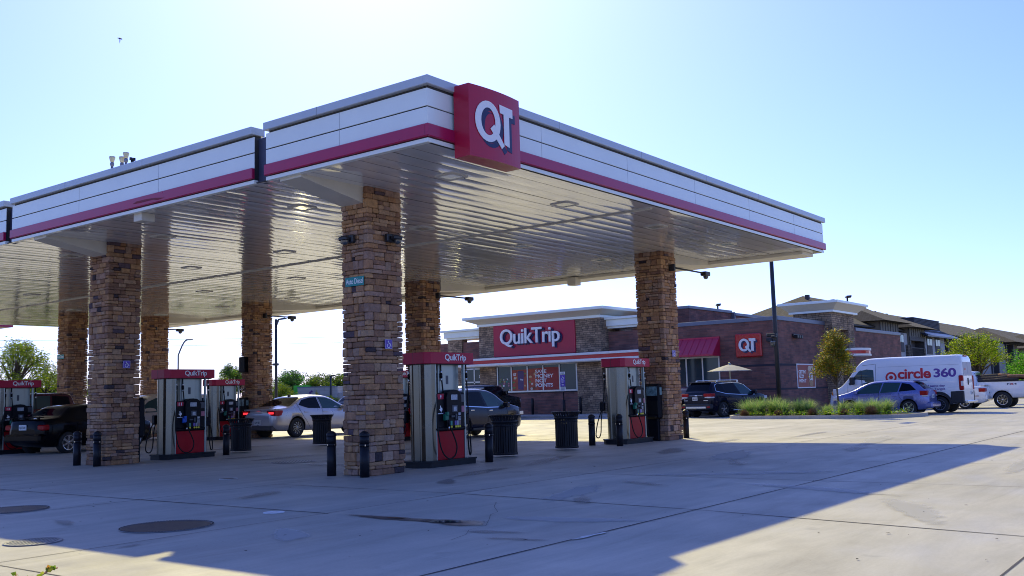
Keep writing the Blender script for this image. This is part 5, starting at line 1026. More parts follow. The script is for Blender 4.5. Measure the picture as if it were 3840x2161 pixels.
# pavement in front of the store, store bollards, disabled parking sign
m=MB(); m.box(47.1,24,-.02,Us+.0,50,.13,b=.02); struct(m.build('store_pavement',conc2))
for i,(v,lb) in enumerate([(38.4,'slim dark bollard under the leftmost store panes beside the black SUV'),(36.7,'slim dark bollard under the phone poster in the store window'),(33.05,'slim dark bollard before the right stone pier of the store')]):
    m=MB(); m.lathe([(.085,0),(.085,1.0),(.06,1.03),(.01,1.04)],n=14); o=m.build('store_bollard',blackp); o.location=(50.2,v,.13); tag(o,lb,'bollard','bollards along the store front')
t=thing('parking_sign','wheelchair parking sign with small plates on a dark post in front of the store','sign',(48.4,33.05,.13))
m=MB(); m.tube([(0,0,0),(0,0,.9)],.09,10); m.tube([(0,0,.9),(0,0,2.6)],.035,8); m.build('post',blackp,t)
F=fr_x(-.05,0,0)
for z0,z1,ma,w in ((2.42,2.58,whitem,.36),(1.90,2.38,purple,.36),(1.70,1.88,purple,.36),(1.42,1.68,whitem,.38)):
    m=MB(); m.X=F; m.box(-w/2,z0,0,w/2,z1,.008); m.build('plate',ma,t)
m=MB(); isa_sign(m,F,.26,.28,-.13,2.08,.010); add_text(m,'PARKING\nONLY',F,.26,.13,.010,.02,x=-.13,y=1.93); add_text(m,'VAN',F,.15,.08,.010,.03,x=-.075,y=1.76); m.build('lettering',white,t)
m=MB(); 
for k in range(4): m.X=F; m.box(-.14,1.47+.05*k,.009,.14,1.49+.05*k,.011)
m.X=F; m.box(-.14,2.46,.009,.14,2.48,.011); m.box(-.12,2.51,.009,.12,2.53,.011); m.build('small_print',plated,t)
# patio umbrella
t=thing('patio_umbrella','cream patio umbrella open behind the midnight blue SUV','umbrella',(48.5,22.3,0)); m=MB(); m.tube([(0,0,0),(0,0,2.7)],.03,8); m.build('pole',satin,t)
m=MB(); m.lathe([(.05,2.70),(.07,2.75),(.03,2.80)],n=10); m.build('finial',satin,t); m=MB(); m.lathe([(.25,0),(.25,.08)],n=16); m.build('base',satin,t)
m=MB(); N=8
for k in range(N):
    a,b_=2*PI*k/N,2*PI*(k+1)/N
    for s0,s1 in ((0,.5),(.5,1)):
        def pt_(ang,s_,dip=0): r_=1.24*s_; return (r_*math.cos(ang),r_*math.sin(ang),2.72-.36*s_**1.15-dip)
        mid=(a+b_)/2
        m.poly([pt_(a,s1),pt_(mid,s1*.955,.02*s1),pt_(mid,max(s0,.01)*.955,.02*s0),pt_(a,max(s0,.01))]); m.poly([pt_(mid,s1*.955,.02*s1),pt_(b_,s1),pt_(b_,max(s0,.01)),pt_(mid,max(s0,.01)*.955,.02*s0)])
can_m=mat('umbrella canvas',(.60,.56,.46),.8,var=.05,trans=.25); o=m.build('canopy',can_m,t)
m=MB()
for k in range(N): a=2*PI*k/N; m.tube([(0,0,2.62),(1.2*math.cos(a),1.2*math.sin(a),2.345)],.012,5)
m.build('ribs',satin,t)
# light poles
polem=mat('pole bronze',(.035,.038,.05),.45,.4,var=.15)
t=thing('light_pole','tall dark light pole with camera clusters in front of the store corner','light pole',(45.5,18.42,0)); m=MB(); m.tube([(0,0,0),(0,0,9.2)],[.115,.095],12); m.tube([(0,0,0),(0,0,.5)],.2,12); m.build('pole',polem,t)
m=MB(); m.box(-.18,-.10,3.88,.1,.42,4.06,b=.04); m.box(-.3,-.1,3.80,-.05,.15,3.95,b=.05); m.build('camera_cluster',camm,t); m=MB(); m.smooth=True; m.lathe([(.13,.12),(.13,0),(.10,-.09),(.01,-.14)],-.1,.12,14,cap=False,cz=3.52); m.box(-.15,-.02,3.6,.02,.2,3.68); m.build('dome_camera',dome,t)
m=MB(); m.box(-1.0,-.18,9.1,.1,.18,9.22,b=.03); m.build('lamp_head',polem,t)
def lpole(u,v,h,lb,r=.1,arm=1.0,rz=0):
    t=thing('light_pole',lb,'light pole',(u,v,0),rz); m=MB(); m.tube([(0,0,0),(0,0,h)],[r,r*.8],10); m.build('pole',polem,t); m=MB(); m.prism([(0,h-.25),(.3*arm,h+.02),(1.0*arm,h+.10),(1.25*arm,h+.05),(1.2*arm,h),(.35*arm,h-.06),(.1,h-.4)],-.14,.14,lambda a,b,h_:(a,h_,b)); m.build('lamp_head',polem,t,flipfix=True)
    if h>5: m=MB(); m.box(-.2,-.3,4.0,.2,.1,4.15); m.build('bracket',polem,t)
lpole(45.4,56.0,7.35,'dark lamp pole standing right of the column with the speaker box',.11,.62,R(-50)); lpole(68.5,75.8,3.9,'thin grey lamp post in front of the far grey wall',.09,.4,R(-50))
t=thing('street_lamp','distant grey street lamp with a curved arm beside the shaded column','street lamp',(71,106.4,0)); m=MB(); P_=[(0,-.0,0),(0,0,7.5)]+[(.75*s_*.9,-1.0*s_*.9,7.5+1.9*math.sin(s_*PI/2)) for s_ in (.2,.4,.6,.8,1)]; m.tube(P_,.09,8); m.build('pole',mat('galvanised pole',(.12,.13,.15),.5,.4),t); m=MB(); m.box(.5,-1.5,9.33,1.1,-.8,9.45,b=.05); m.build('lamp_head',mat('galvanised pole',(0,0,0)),t)
# power lines
wm=mat('power cable',(.06,.06,.07),.6,var=.1)
def wire(z0,z1,lb,sag,dist=1.0):
    m=MB(); P_=[]
    a=Vector((70*dist,106*dist,z0)); b_=Vector((93*dist,76*dist,z1)); a0=a+(a-b_)*1.0; b0=b_+(b_-a)*.6
    for k in range(25):
        s_=k/24; p=a0+(b0-a0)*s_; p.z-=sag*4*s_*(1-s_); P_.append(p)
    m.tube(P_,.02,5); tag(m.build('power_line',wm),lb,'power line','overhead power lines')
wire(9.9,9.4,'upper overhead power line crossing the gap left of the nearest column',.5); wire(9.3,9.0,'middle overhead power line crossing the gap left of the nearest column',.7); wire(4.9,5.0,'lowest overhead cable crossing in front of the far trees',.5)
# ------------------------------------------------------------------ apartments (far right)
shing=brickmat('roof shingle',(.075,.062,.057),(.045,.038,.036),(.028,.024,.023),.5,.22,.01,noise=.25,rough=.95)
siding=mat('grey siding',(.30,.29,.29),.75,var=.06,vscale=2); taupe=mat('taupe panel',(.22,.20,.165),.75,var=.08,vscale=2); sidw=mat('pale lap siding',(.50,.49,.50),.7,var=.05,vscale=2); bat=mat('dark batten',(.055,.05,.055),.6,var=.1); tanbr=brickmat('tan brick',(.20,.16,.12),(.10,.08,.065),(.06,.05,.045),.4,.15,.02)
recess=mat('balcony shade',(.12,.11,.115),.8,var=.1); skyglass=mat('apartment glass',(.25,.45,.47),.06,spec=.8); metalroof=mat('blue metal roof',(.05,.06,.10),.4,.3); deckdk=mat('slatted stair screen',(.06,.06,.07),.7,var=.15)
def hip(mb,u0,u1,v0,v1,z0,z1,i0,i1,vm=None):
    vm=(v0+v1)/2 if vm is None else vm; a,b_,c,d_=(u0,v0,z0),(u1,v0,z0),(u1,v1,z0),(u0,v1,z0); r0,r1=(u0+i0,vm,z1),(u1-i1,vm,z1)
    mb.poly([a,b_,r1,r0]); mb.poly([c,d_,r0,r1]); mb.poly([d_,a,r0]); mb.poly([b_,c,r1]); mb.poly([a,d_,c,b_])
AP=thing('apartment_block','long brown roofed apartment block with balconies rising behind the store and van','building')
m=MB(); m.box(83,27.2,0,166,38,7.0); m.build('wall',taupe,AP)
m=MB(); hip(m,82,109,26.0,38.5,6.75,10.0,8,2,32.1); m.build('roof',shing,AP,uv=True); m=MB(); hip(m,105,167,26.1,41,6.9,9.9,3,5); m.build('roof',shing,AP,uv=True)
m=MB(); hip(m,150,170,24.5,36,6.8,9.3,6,6); m.build('roof',shing,AP,uv=True)
m=MB(); m.box(82.1,26.05,6.62,108.9,38.4,6.76); m.build('eave',bat,AP); m=MB(); m.box(108,26.15,6.78,166.9,40.9,6.91); m.build('eave',bat,AP)
def bay(u0,u1,vf,zt,roofz,nm):
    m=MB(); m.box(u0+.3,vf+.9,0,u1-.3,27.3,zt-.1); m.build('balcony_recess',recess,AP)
    m=MB(); m.box(u0,vf,5.75,u1,27.25,zt); m.box(u0,vf,0,u0+.5,27.25,5.75); m.build('bay_wall',taupe,AP)
    m=MB(); k=int((u1-u0)/.75)
    for i in range(k+1): u=u0+(u1-u0)*i/k; m.box(u-.06,vf-.04,6.15,u+.06,vf,zt)
    m.box(u0-.06,vf-.06,5.7,u1+.06,vf,6.1); m.box(u0-.05,vf-.05,4.0,u0+.12,vf,6.1); m.box(u1-.35,vf-.03,2.6,u1,27.2,6.1); m.build('batten',bat,AP)
    m=MB(); m.box(u0-.9,vf-.05,0,u0+.55,27.2,5.25); m.build('brick_pier',tanbr,AP,uv=True); m=MB(); m.box(u1-.55,vf-.05,0,u1+.05,27.2,5.0); m.build('brick_pier',tanbr,AP,uv=True)
    m=MB(); m.box(u0+.5,vf+.02,4.95,u1-.5,vf+.08,5.03)
    for i in range(22): u=u0+.55+(u1-u0-1.1)*i/21; m.box(u-.015,vf+.03,3.9,u+.015,vf+.07,4.95)
    m.box(u0+.5,vf+.02,3.75,u1-.5,vf+.9,3.92); m.build('railing',bat,AP)
    f=MB(); f.box(u0+.9,vf+.86,3.95,u0+2.6,vf+.9,6.0); wfm=f.build('balcony_door',bat,AP)
    for a in (.0,.85): m=MB(); m.box(u0+1.0+a,vf+.83,4.6,u0+1.7+a,vf+.86,5.9); m.build('pane',skyglass,wfm)
    m=MB(); hip(m,u0-1.6,u1+1.6,vf-1.0,31.5,zt,roofz,2.8,2.8,29.5); m.build('bay_roof',shing,AP,uv=True)
bay(91.6,97.2,25.6,7.2,9.3,'bay'); bay(101.0,106.6,25.6,6.95,9.0,'bay')
def win(u0,u1,z0,z1,v,ma=skyglass):
    f=MB(); f.box(u0-.14,v-.06,z0-.14,u1+.14,v,z1+.14); f.box((u0+u1)/2-.05,v-.08,z0,(u0+u1)/2+.05,v,z1); f.box(u0,v-.08,(z0+z1)/2-.04,u1,v,(z0+z1)/2+.04); o=f.build('window',bat,AP)
    m=MB(); m.box(u0,v-.07,(z0+z1)/2+.04,(u0+u1)/2-.05,v-.055,z1); m.box((u0+u1)/2+.05,v-.07,(z0+z1)/2+.04,u1,v-.055,z1); m.build('pane',ma,o)
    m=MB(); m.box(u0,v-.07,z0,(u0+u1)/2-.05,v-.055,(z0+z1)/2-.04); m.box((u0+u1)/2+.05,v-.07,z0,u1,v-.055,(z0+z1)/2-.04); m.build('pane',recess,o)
m=MB(); m.box(97.3,25.8,0,100.9,27.3,6.4); m.build('siding',sidw,AP); m=MB(); m.box(106.7,25.8,0,115.6,27.3,6.3); m.build('siding',sidw,AP)
win(97.6,99.4,4.65,6.2,25.8); win(108.2,110.0,4.6,6.1,25.8); win(111.6,113.3,4.6,6.1,25.8)
m=MB(); m.prism([(24.9,6.35),(27.2,7.35),(27.2,7.2),(24.9,6.2)],105.2,119.5,lambda a,b,h:(h,a,b)); m.build('shed_roof',metalroof,AP,flipfix=True)
m=MB()
for k in range(14): m.box(110.3,27.5,6.6+.145*k,121.2,31,6.71+.145*k)
m.box(110.4,27.6,6.4,121.1,30.9,8.62); m.build('stair_screen',deckdk,AP)
m=MB(); m.box(116,26.9,0,130,27.3,6.5); m.build('siding',siding,AP); m=MB(); m.box(136,26.2,0,141,27.3,6.6); m.build('siding',siding,AP); m=MB(); m.box(146,26.2,0,151,27.3,6.6); m.build('siding',siding,AP)
for u in (119,124,131,138,143,148,153,158): win(u,u+1.7,4.5,6.1,26.9 if u<131 else 27.2)
for u in (118,122.5,127,134,141,145,151,156): m=MB(); m.box(u,26.0,0,u+.5,27.2,6.6); m.build('porch_post',bat,AP)
for (u,v,z) in ((89,31.2,9.6),(96,31.2,9.6),(112,32,9.3),(118,32.5,9.35),(125,31.5,9.1),(131,32,9.2)): m=MB(); m.box(u,v,z,u+.35,v+.35,z+.38); m.build('roof_vent',bat,AP)
AP.location=(0,1.4,0)
A2=thing('apartment_block','second brown roofed apartment block, lower, at the right edge of the photo','building')
m=MB(); m.box(178,30,0,260,46,6.9); m.build('wall',taupe,A2); m=MB(); hip(m,176,262,28.5,47.5,6.6,11.1,14,14); m.build('roof',shing,A2,uv=True); m=MB(); hip(m,182,214,24,40,6.4,9.4,8,8); m.build('roof',shing,A2,uv=True)
for u in range(180,260,6): m=MB(); m.box(u,29.9,3.5,u+2,30,5.6); m.build('window',recess,A2)
# ------------------------------------------------------------------ grey building far behind the sedan
gb=thing('low_building','low pale grey block building with a bright green end wall beyond the trees','building')
gw=brickmat('grey block wall',(.42,.41,.40),(.38,.37,.37),(.33,.32,.32),.8,.4,.02,noise=.1)
u_=Vector((69.02-66.51,75.25-78.54,0)); ang=math.atan2(u_.y,u_.x)
m=MB(); m.X=Matrix.Translation((66.5,78.6,0))@Matrix.Rotation(ang,4,'Z'); m.box(0,0,0,4.1,5,2.74); m.build('wall',gw,gb,uv=True); X_=m.X; m=MB(); m.X=X_; m.box(4.11,.3,0,9,5,2.1); m.build('wall',gw,gb,uv=True)
m=MB(); m.X=Matrix.Translation((66.5,78.6,0))@Matrix.Rotation(ang,4,'Z'); m.box(-.05,-.05,2.74,4.15,5,2.84); m.build('coping',roofc,gb)
m=MB(); m.X=Matrix.Translation((66.5,78.6,0))@Matrix.Rotation(ang,4,'Z'); m.box(-.65,1.0,0,.75,4,3.02); m.build('green_wall',mat('bright green wall',(.10,.55,.05),.6,var=.05),gb)
m=MB(); m.X=Matrix.Translation((66.5,78.6,0))@Matrix.Rotation(ang,4,'Z')@fr_y(0,-.03,0)
for a,b_,r_ in ((1.45,2.35,.11),(1.3,2.22,.12),(1.2,1.95,.09)): m.flat([ell(a,b_,r_,r_,16)],.012)
m.build('round_emblem',mat('emblem purple',(.12,.03,.20),.5,var=.05),gb)
# ------------------------------------------------------------------ vegetation
def leafmat(n,c,v=.35,t=.45): return mat(n,c,.5,0,.25,var=0,trans=.6,attr=True)
lm=leafmat('leaf',(.06,.10,.02)); barkm=mat('trunk bark',(.10,.075,.055),.9,var=.4,vscale=10,bump=.6)
def rv(r): 
    while True:
        p=Vector((r.uniform(-1,1),r.uniform(-1,1),r.uniform(-1,1)))
        if p.length<=1: return p
def tree(name,label,cat,x,y,zc,rx,rz,n,ls,cols,tr=.08,nb=26,seed=1,group=None,lean=0,fill=.75,shape='ball',trunk_top=None,spread=.22,jag=1.12):
    r=random.Random(seed); t=thing(name,label,cat,(x,y,0),0,group); B=MB(); top=zc-rz*.35 if trunk_top is None else trunk_top
    B.tube([(0,0,0),(lean*.4+.03,0,top*.4),(lean,.02,top),(lean*1.1,0,zc+rz*.35)],[tr,tr*.85,tr*.65,tr*.2],8)
    tips=[]
    for k in range(nb):
        a=r.uniform(0,2*PI); el=r.uniform(-.5,1.0); 
        hz=zc+rz*el*.92; k2=math.sqrt(max(.06,1-el*el)) if shape=='ball' else (1-(el+1)/2)**.75*1.05+.12 if shape=='cone' else math.sqrt(max(.1,1-el*el))*(1.1-.35*el)
        rad=rx*k2*r.uniform(.55,jag); tip=Vector((lean+rad*math.cos(a),rad*math.sin(a),hz)); s0=Vector((lean*.8,0,min(top+(hz-top)*r.uniform(-.15,.45),zc+rz*.3) if hz>top else top*r.uniform(.8,1)))
        mid=s0.lerp(tip,.55)+Vector((0,0,rx*.10)); B.tube([s0,mid,tip],[tr*.34,tr*.2,tr*.05],5,cap=False); tips.append((s0,mid,tip))
        for q in range(2):
            p=mid.lerp(tip,r.uniform(.1,.7)); e=p+Vector((r.uniform(-1,1),r.uniform(-1,1),r.uniform(-.3,.8)))*rx*.28; B.tube([p,e],[tr*.12,tr*.03],4,cap=False); tips.append((p,p.lerp(e,.5),e))
    B.build('trunk',barkm,t)
    Lf=MB(); shade=[r.uniform(.7,1.25) for _ in tips]
    for i in range(n):
        k=r.randrange(len(tips)); s0,mid,tip=tips[k]; f=r.uniform(.25,1)**fill; p=(mid.lerp(tip,(f-.4)/.6) if f>.4 else s0.lerp(mid,f/.4))+rv(r)*rx*spread
        c=r.choice(cols); g=shade[k]*r.uniform(.75,1.3); Lf.col=(c[0]*g,c[1]*g,c[2]*g)
        d1=rv(r).normalized(); d2=d1.orthogonal().normalized(); s_=ls*r.uniform(.6,1.3)
        d1=Vector((d1.x,d1.y,d1.z*.6)); a,b_=d1*s_,d2*s_*.42
        Lf.poly([p-a,p+b_,p+a,p-b_])
    Lf.build('crown',lm,t,col=True); return t
G1=[(.12,.19,.03),(.16,.21,.035),(.08,.15,.03),(.20,.23,.04)]; G2=[(.05,.13,.04),(.08,.16,.035),(.10,.19,.035)]; YL=[(.26,.20,.03),(.19,.17,.028),(.13,.13,.028),(.32,.20,.035)]; YG=[(.20,.26,.02),(.14,.22,.02),(.27,.29,.025)]
ISL=(43.7,14.95)
tree('young_tree','young yellow leaved tree in the planted kerb island beside the white van','tree',43.7,14.95,2.62,1.14,1.62,7500,.062,YL+[(.14,.17,.025),(.10,.14,.025)],.055,52,3,None,0,.8,'cone',1.5,.17)
tree('feathery_tree','airy yellow green tree behind the white pickup','tree',66.8,13.9,3.3,1.75,1.4,8500,.07,YG,.10,64,5,None,0,.7,'ball',1.6,.16,1.5)
tree('shrub_tree','low bright green bush right of the airy tree behind the pickup','shrub',67.6,11.0,2.2,1.7,1.0,5200,.08,[(.08,.22,.025),(.12,.27,.03)],.08,30,6,None,0,.75,'ball',.9,.25)
LG='sparse trees at the left edge'
tree('roadside_tree','tall sparse tree at the far left edge above the pump header','tree',34.0,71.2,3.95,2.5,2.6,8000,.10,G1+YG,.16,46,8,LG,.2,.7,'ball',2.2,.2)
tree('roadside_tree','sparse yellow green tree with a forked trunk just left of the maroon pickup column','tree',35.4,69.4,2.95,2.2,1.95,7500,.095,YG+G1,.14,40,9,LG,.1,.7,'ball',1.8,.2)
tree('roadside_tree','bright green foliage glimpsed between the two left columns','tree',38.6,67.6,2.9,1.3,1.7,3800,.09,YG,.12,26,10,LG,0,.7,'ball',1.8,.24)
MG='trees beyond the silver sedan'
tree('leafy_tree','dark rounded tree beyond the lamp pole behind the silver sedan','tree',68.7,82.0,3.0,2.3,1.6,7500,.13,G2,.2,44,11,MG,0,.7,'ball',1.8,.24)
tree('leafy_tree','lighter tree rising right of the dark one above the grey wall','tree',71.3,80.1,2.9,2.2,1.5,7000,.12,G1,.2,40,12,MG,0,.7,'ball',1.8,.22)
tree('leafy_tree','green tree cut by the nearest stone column above the grey wall end','tree',72.9,78.9,2.7,1.7,1.7,5000,.12,G1,.2,30,13,MG,0,.7,'ball',1.7,.22)
tree('leafy_tree','tall green tree behind the pump left of the column with the speaker box','tree',62.6,84.2,3.6,1.6,2.1,5600,.12,G2+G1,.2,40,14,MG,0,.7,'ball',2.2,.24)
tree('leafy_shrub','yellow green bush right of the lamp pole behind the silver sedan','shrub',63.6,77.8,1.75,1.7,1.7,7500,.10,YG+G1,.12,40,15,None,0,.65,'ball',.9,.26)
tree('leafy_shrub','tall yellow green bush between the pump and the column with the speaker box','shrub',57.6,79.0,2.2,.95,2.1,4200,.10,YG,.12,30,16,None,0,.65,'ball',.9,.26)
tree('leafy_shrub','pale small bush in front of the grey building wall','shrub',66.9,76.2,1.7,.55,1.0,900,.075,[(.20,.21,.10),(.14,.18,.06)],.05,16,17,None,0,.8,'cone',.9,.22)
tree('leafy_shrub','low yellow green hedge bush right of the pale one by the grey wall','shrub',67.8,75.0,1.3,.9,.55,1800,.09,YG,.06,16,18,None,0,.7,'ball',.5,.26)
m=MB(); r=random.Random(41)
for i in range(2600):
    s_=r.random(); x=20+70*s_+r.uniform(-2,2); y=125-60*s_+r.uniform(-2,2); z=r.uniform(.1,2.1)*(.7+.3*math.sin(s_*37))
    c=r.choice(G1+G2); g=r.uniform(.7,1.2); m.col=(c[0]*g,c[1]*g,c[2]*g); a=rv(r)*.5; b_=a.orthogonal().normalized()*.2; p=Vector((x,y,z)); m.poly([p-a,p+b_,p+a,p-b_])
struct(m.build('distant_hedge',lm,col=True),'stuff')
# planted kerb island
kp=[(41.9,12.6),(42.2,12.0),(43.0,11.55),(44.4,11.35),(45.2,11.7),(45.5,12.3),(45.6,19.2),(45.2,19.9),(44.2,20.2),(43.0,19.9),(42.2,19.2),(41.95,18.2),(41.85,15.5)]
def resamp(P,n):
    out=[]; m_=len(P)
    for i in range(m_):
        p0,p1,p2,p3=[Vector(P[(i+k)%m_]) for k in (-1,0,1,2)]
        for k in range(n):
            s_=k/n; q=.5*((2*p1)+(p2-p0)*s_+(2*p0-5*p1+4*p2-p3)*s_*s_+(3*p1-p0-3*p2+p3)*s_**3); out.append((q.x,q.y))
    return out
kq=resamp(kp,4); cx,cy=43.7,15.8; inn=[(cx+(a-cx)*.93,cy+(b_-cy)*.965) for a,b_ in kq]
m=MB(); m.solid([kq,inn],-.02,.15); o=struct(m.build('kerb',conc2,flipfix=True))
m=MB(); m.flat([inn],.10); struct(m.build('planting_soil',mat('bark mulch',(.07,.045,.03),.95,var=.5,vscale=15,bump=.8)))
def inside(x,y): return 42.25<x<45.2 and 11.9<y<19.7
m=MB(); r=random.Random(5)
for i in range(5200):
    x,y=r.uniform(42.2,45.3),r.uniform(11.9,19.6)
    k=max(0,((x-43.7)/1.55)**2+((y-15.75)/3.95)**2-.85)
    if k>.3: continue
    z=.13+abs(r.gauss(0,.09))+.12*(math.sin(x*4.1)*math.sin(y*3.3)+.6)*.6; c=r.choice([(.10,.22,.025),(.17,.26,.03),(.22,.25,.035),(.07,.15,.03)]); m.col=c
    a=rv(r)*.075; a.z*=.5; b_=Vector((-a.y,a.x,a.z*.3))*.55; p=Vector((x,y,z)); m.poly([p-a,p+b_,p+a,p-b_])
struct(m.build('ground_cover',lm,col=True),'stuff')
def grass_mb(seed,h=.85,n=420,w=.95):
    r=random.Random(seed); m=MB()
    for i in range(n):
        a=r.uniform(0,2*PI); L_=h*r.uniform(.65,1.15); sp=w*r.uniform(.12,1)**.8; p0=Vector((r.gauss(0,.09),r.gauss(0,.09),0)); dx,dy=math.cos(a),math.sin(a); wd=.0045*r.uniform(.7,1.5)
        c=r.choice([(.085,.16,.045),(.13,.20,.065),(.06,.13,.045),(.24,.27,.13),(.16,.21,.08)]); m.col=c; px,py=-dy*wd,dx*wd; pts=[]
        for s_ in (0,.35,.65,.88,1): pts.append(p0+Vector((dx*sp*s_**1.8,dy*sp*s_**1.8,L_*(s_-.42*s_**3*(sp/w)**.8))))
        for k in range(4):
            w0,w1=1-k*.22,1-(k+1)*.22; m.poly([pts[k]-Vector((px,py,0))*w0,pts[k]+Vector((px,py,0))*w0,pts[k+1]+Vector((px,py,0))*max(w1,.05),pts[k+1]-Vector((px,py,0))*max(w1,.05)])
    return m
gm_=[grass_mb(60+i,.95+.1*i,620) for i in range(3)]; gproto=[None]*3; GR='ornamental grass clumps in the kerb island'
gl=['green grass clump at the left end of the kerb island beside the blue SUV','tall grass clump second from the left end of the kerb island','full grass clump in front of the light pole base','broad drooping grass clump right of the light pole','grass clump below the red wall poster','grass clump just left of the young tree trunk','low grass clump at the foot of the young tree','grass clump just right of the young tree trunk','sparse grass clump in front of the lavender car door','tall bright grass clump in front of the lavender car rear wheel','small grass clump behind the tall bright one','last grass clump at the right end of the kerb island']
gp=[(43.6,19.35),(43.2,18.6),(43.7,18.1),(43.3,17.5),(43.8,16.9),(43.3,16.3),(43.7,15.6),(43.2,14.7),(43.6,14.1),(43.2,13.35),(43.9,13.0),(44.6,13.8)]
for i,(x,y) in enumerate(gp):
    k=i%3
    if gproto[k] is None: o=gproto[k]=gm_[k].build('ornamental_grass',lm,col=True)
    else: o=gproto[k].copy(); COL.objects.link(o)
    o.location=(x+.35,y,.1); o.rotation_euler=(0,0,i*1.3); s_=[1,.95,1.05,1.05,.9,.8,.7,.75,.8,1.05,.8,.6][i]; o.scale=(s_*1.15,s_*1.15,s_*rnd.uniform(.85,1.05)); tag(o,gl[i],'grass clump',GR)
pm=mat('dead grass brown',(.24,.13,.065),.9,var=.4,vscale=20); tp=None
for i,(x,y,lb) in enumerate([(42.75,19.05,'round brown dried tuft at the left end of the kerb island'),(42.6,17.35,'small brown dried tuft below the drooping grass'),(42.6,15.75,'brown dried tuft left of the young tree'),(42.7,14.4,'brown dried tuft right of the young tree'),(42.65,13.2,'biggest brown dried tuft at the right end of the kerb island')]):
    if tp is None:
        m=MB(); r=random.Random(9)
        for q in range(700):
            d_=rv(r).normalized(); d_.z=abs(d_.z); p=Vector((d_.x*.2,d_.y*.2,d_.z*.26)); e=p*1.25+rv(r)*.03; wv_=Vector((-d_.y,d_.x,0))*.008; m.poly([p*.3-wv_,p*.3+wv_,e+wv_*.4,e-wv_*.4])
        tp=o=m.build('dried_tuft',pm)
    else: o=tp.copy(); COL.objects.link(o)
    o.location=(x,y,.1); o.rotation_euler=(0,0,i); s_=[1.15,1,1.2,1.05,1.45][i]; o.scale=(s_,)*3; tag(o,lb,'dried grass tuft','dried brown tufts in the kerb island')
# ------------------------------------------------------------------ covers set in the pavement
iron=mat('cast iron cover',(.010,.010,.016),.5,.1,var=.35,vscale=14,bump=.3,bscale=60); ironl=mat('worn iron cover',(.20,.20,.20),.5,.4,var=.5,vscale=18,bump=.4,bscale=50); ringm=mat('cover ring',(.16,.16,.18),.5,.4,var=.3); capw=mat('painted cap',(.60,.62,.66),.5,var=.25,vscale=10)
def cover(u,v,r,ma,lb,dots=True,grp=None,ring=ringm):
    t=thing('manhole_cover',lb,'manhole cover',(u,v,0),0,grp); m=MB(); m.lathe([(r,.004),(r,.012),(r*.955,.012),(r*.955,.004)],n=60,cap=False); m.build('ring',ring,t); m=MB(); m.lathe([(r*.95,.004),(r*.945,.010)],n=60); m.build('lid',ma,t)
    if dots:
        m=MB(); k=int(2*PI*r/.035)
        for i in range(k): a=2*PI*i/k; m.box(r*.975*math.cos(a)-.006,r*.975*math.sin(a)-.006,.012,r*.975*math.cos(a)+.006,r*.975*math.sin(a)+.006,.017)
        m.build('studs',ma,t)['kind']='stuff'
    if ma is ironl:
        m=MB()
        for i in range(-9,10):
            for j in range(-9,10):
                x,y=i*r*.1,j*r*.1
                if math.hypot(x,y)<r*.9 and (i+j)%2: m.box(x-r*.03,y-r*.012,.010,x+r*.03,y+r*.012,.015)
        m.build('tread',ma,t)['kind']='stuff'
    return t

cover(6.71,10.25,.53,iron,'large round black cover in the shaded pavement at the lower left'); cover(6.78,14.1,.47,iron,'large round black cover cut by the left edge of the photo')
cover(5.27,10.5,.29,ironl,'small worn patterned cover half in sunlight at the lower left',False); cover(15.15,18.05,.52,ironl,'patterned grey cover in the shade between the columns',False)
cover(8.19,10.15,.135,capw,'small white painted round cap by the wide joint',False,ring=capw); cover(11.4,15.45,.17,iron,'small dark round cap with a pale ring near the left column',False,ring=capw)
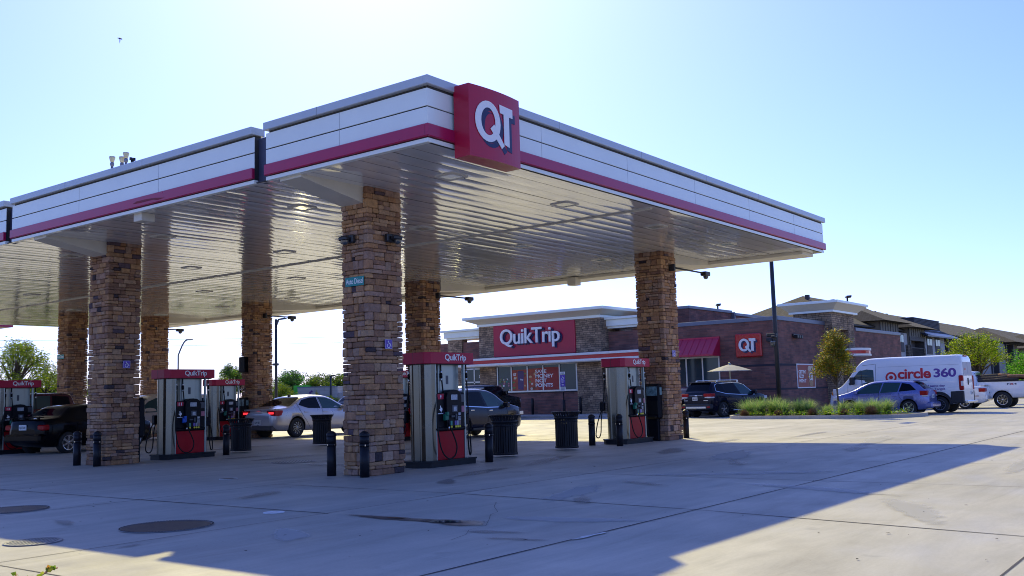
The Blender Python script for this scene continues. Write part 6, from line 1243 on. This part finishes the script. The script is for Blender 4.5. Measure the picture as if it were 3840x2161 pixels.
# ------------------------------------------------------------------ bird and twig
def at(x,y,d): return Vector((0,0,1.42))+(rr*((x-1920)/3631.4)-uu*((y-1080.5)/3631.4)+dd)*d
p=at(449,146,30); t=thing('bird','small dark bird flying high at the upper left of the sky','bird',p); bm_=mat('bird feathers',(.035,.03,.04),.8,var=.2)
Bm=Matrix((rr,uu,dd)).transposed(); m=MB(); Q=lambda a,b,c=0: Bm@Vector((a,b,c))
pts=[(-.075,.028),(-.04,.02),(0,.012),(.05,.0),(.085,-.012)]; m.tube([Q(*q) for q in pts],[.004,.014,.024,.016,.004],8); m.build('body',bm_,t)
for wv in ([(-.02,.012,.03),(.01,.0,.03),(-.03,-.07,.10),(-.055,-.11,.13),(-.045,-.06,.09)],[(.02,.012,-.03),(.05,-.0,-.03),(.085,-.02,-.08),(.115,-.075,-.12),(.065,-.015,-.08)]):
    m=MB(); m.poly([Q(*q) for q in wv]); m.poly([Q(q[0]+.001,q[1]-.004,q[2]) for q in wv][::-1]); m.build('wing',bm_,t)
def sprig(px,lb,n):
    P_=[at(x,y,3.0+.05*i) for i,(x,y) in enumerate(px)]; b0=P_[0].copy(); b0.z=0; b0.x-=.1
    t=thing('shrub_twig',lb,'twig',(0,0,0),0,'leafy twigs in the lower left corner'); m=MB(); m.tube([b0,b0.lerp(P_[0],.5)+Vector((-.03,.02,0))]+P_,.0035,5); m.build('stem',mat('twig stem',(.16,.06,.04),.7,var=.2),t)
    m=MB(); r=random.Random(n)
    for i in range(n):
        k=r.randrange(len(P_)-1); p=P_[k].lerp(P_[k+1],r.random()); c=r.choice([(.10,.14,.02),(.14,.15,.03),(.18,.09,.03),(.07,.11,.02)]); m.col=c
        dr=(rr*r.uniform(-.6,.8)+uu*r.uniform(.1,.9)+dd*r.uniform(-.5,.5)).normalized(); l=.022*r.uniform(.7,1.2); sd_=dr.cross(dd+rv(r)*.8).normalized()*l*.32
        m.poly([p,p+dr*l*.45+sd_,p+dr*l,p+dr*l*.45-sd_])
    m.build('leaf',lm,t,col=True)
sprig([(115,2185),(150,2160),(172,2146),(195,2136),(213,2130)],'thin leafy twig poking up at the bottom left corner',16)
sprig([(45,2195),(55,2172),(62,2155)],'short reddish twig tip at the very bottom left corner',9)

t=thing('distant_canopy','red edge of another canopy showing under the far canopy end at the left edge','canopy',(0,0,0))
p0=at(45,1228,85); m=MB(); m.box(p0.x-9,p0.y-.2,p0.z,p0.x,p0.y+9,p0.z+.26); m.build('red_stripe',redm,t); m=MB(); m.box(p0.x-8.95,p0.y-.15,p0.z+.26,p0.x-.05,p0.y+8.9,p0.z+.9); m.build('fascia_panel',silver,t)
for dx in (-7.5,): m=MB(); m.box(p0.x+dx,p0.y+3,0,p0.x+dx+.6,p0.y+3.6,p0.z); m.build('post',creamm,t)
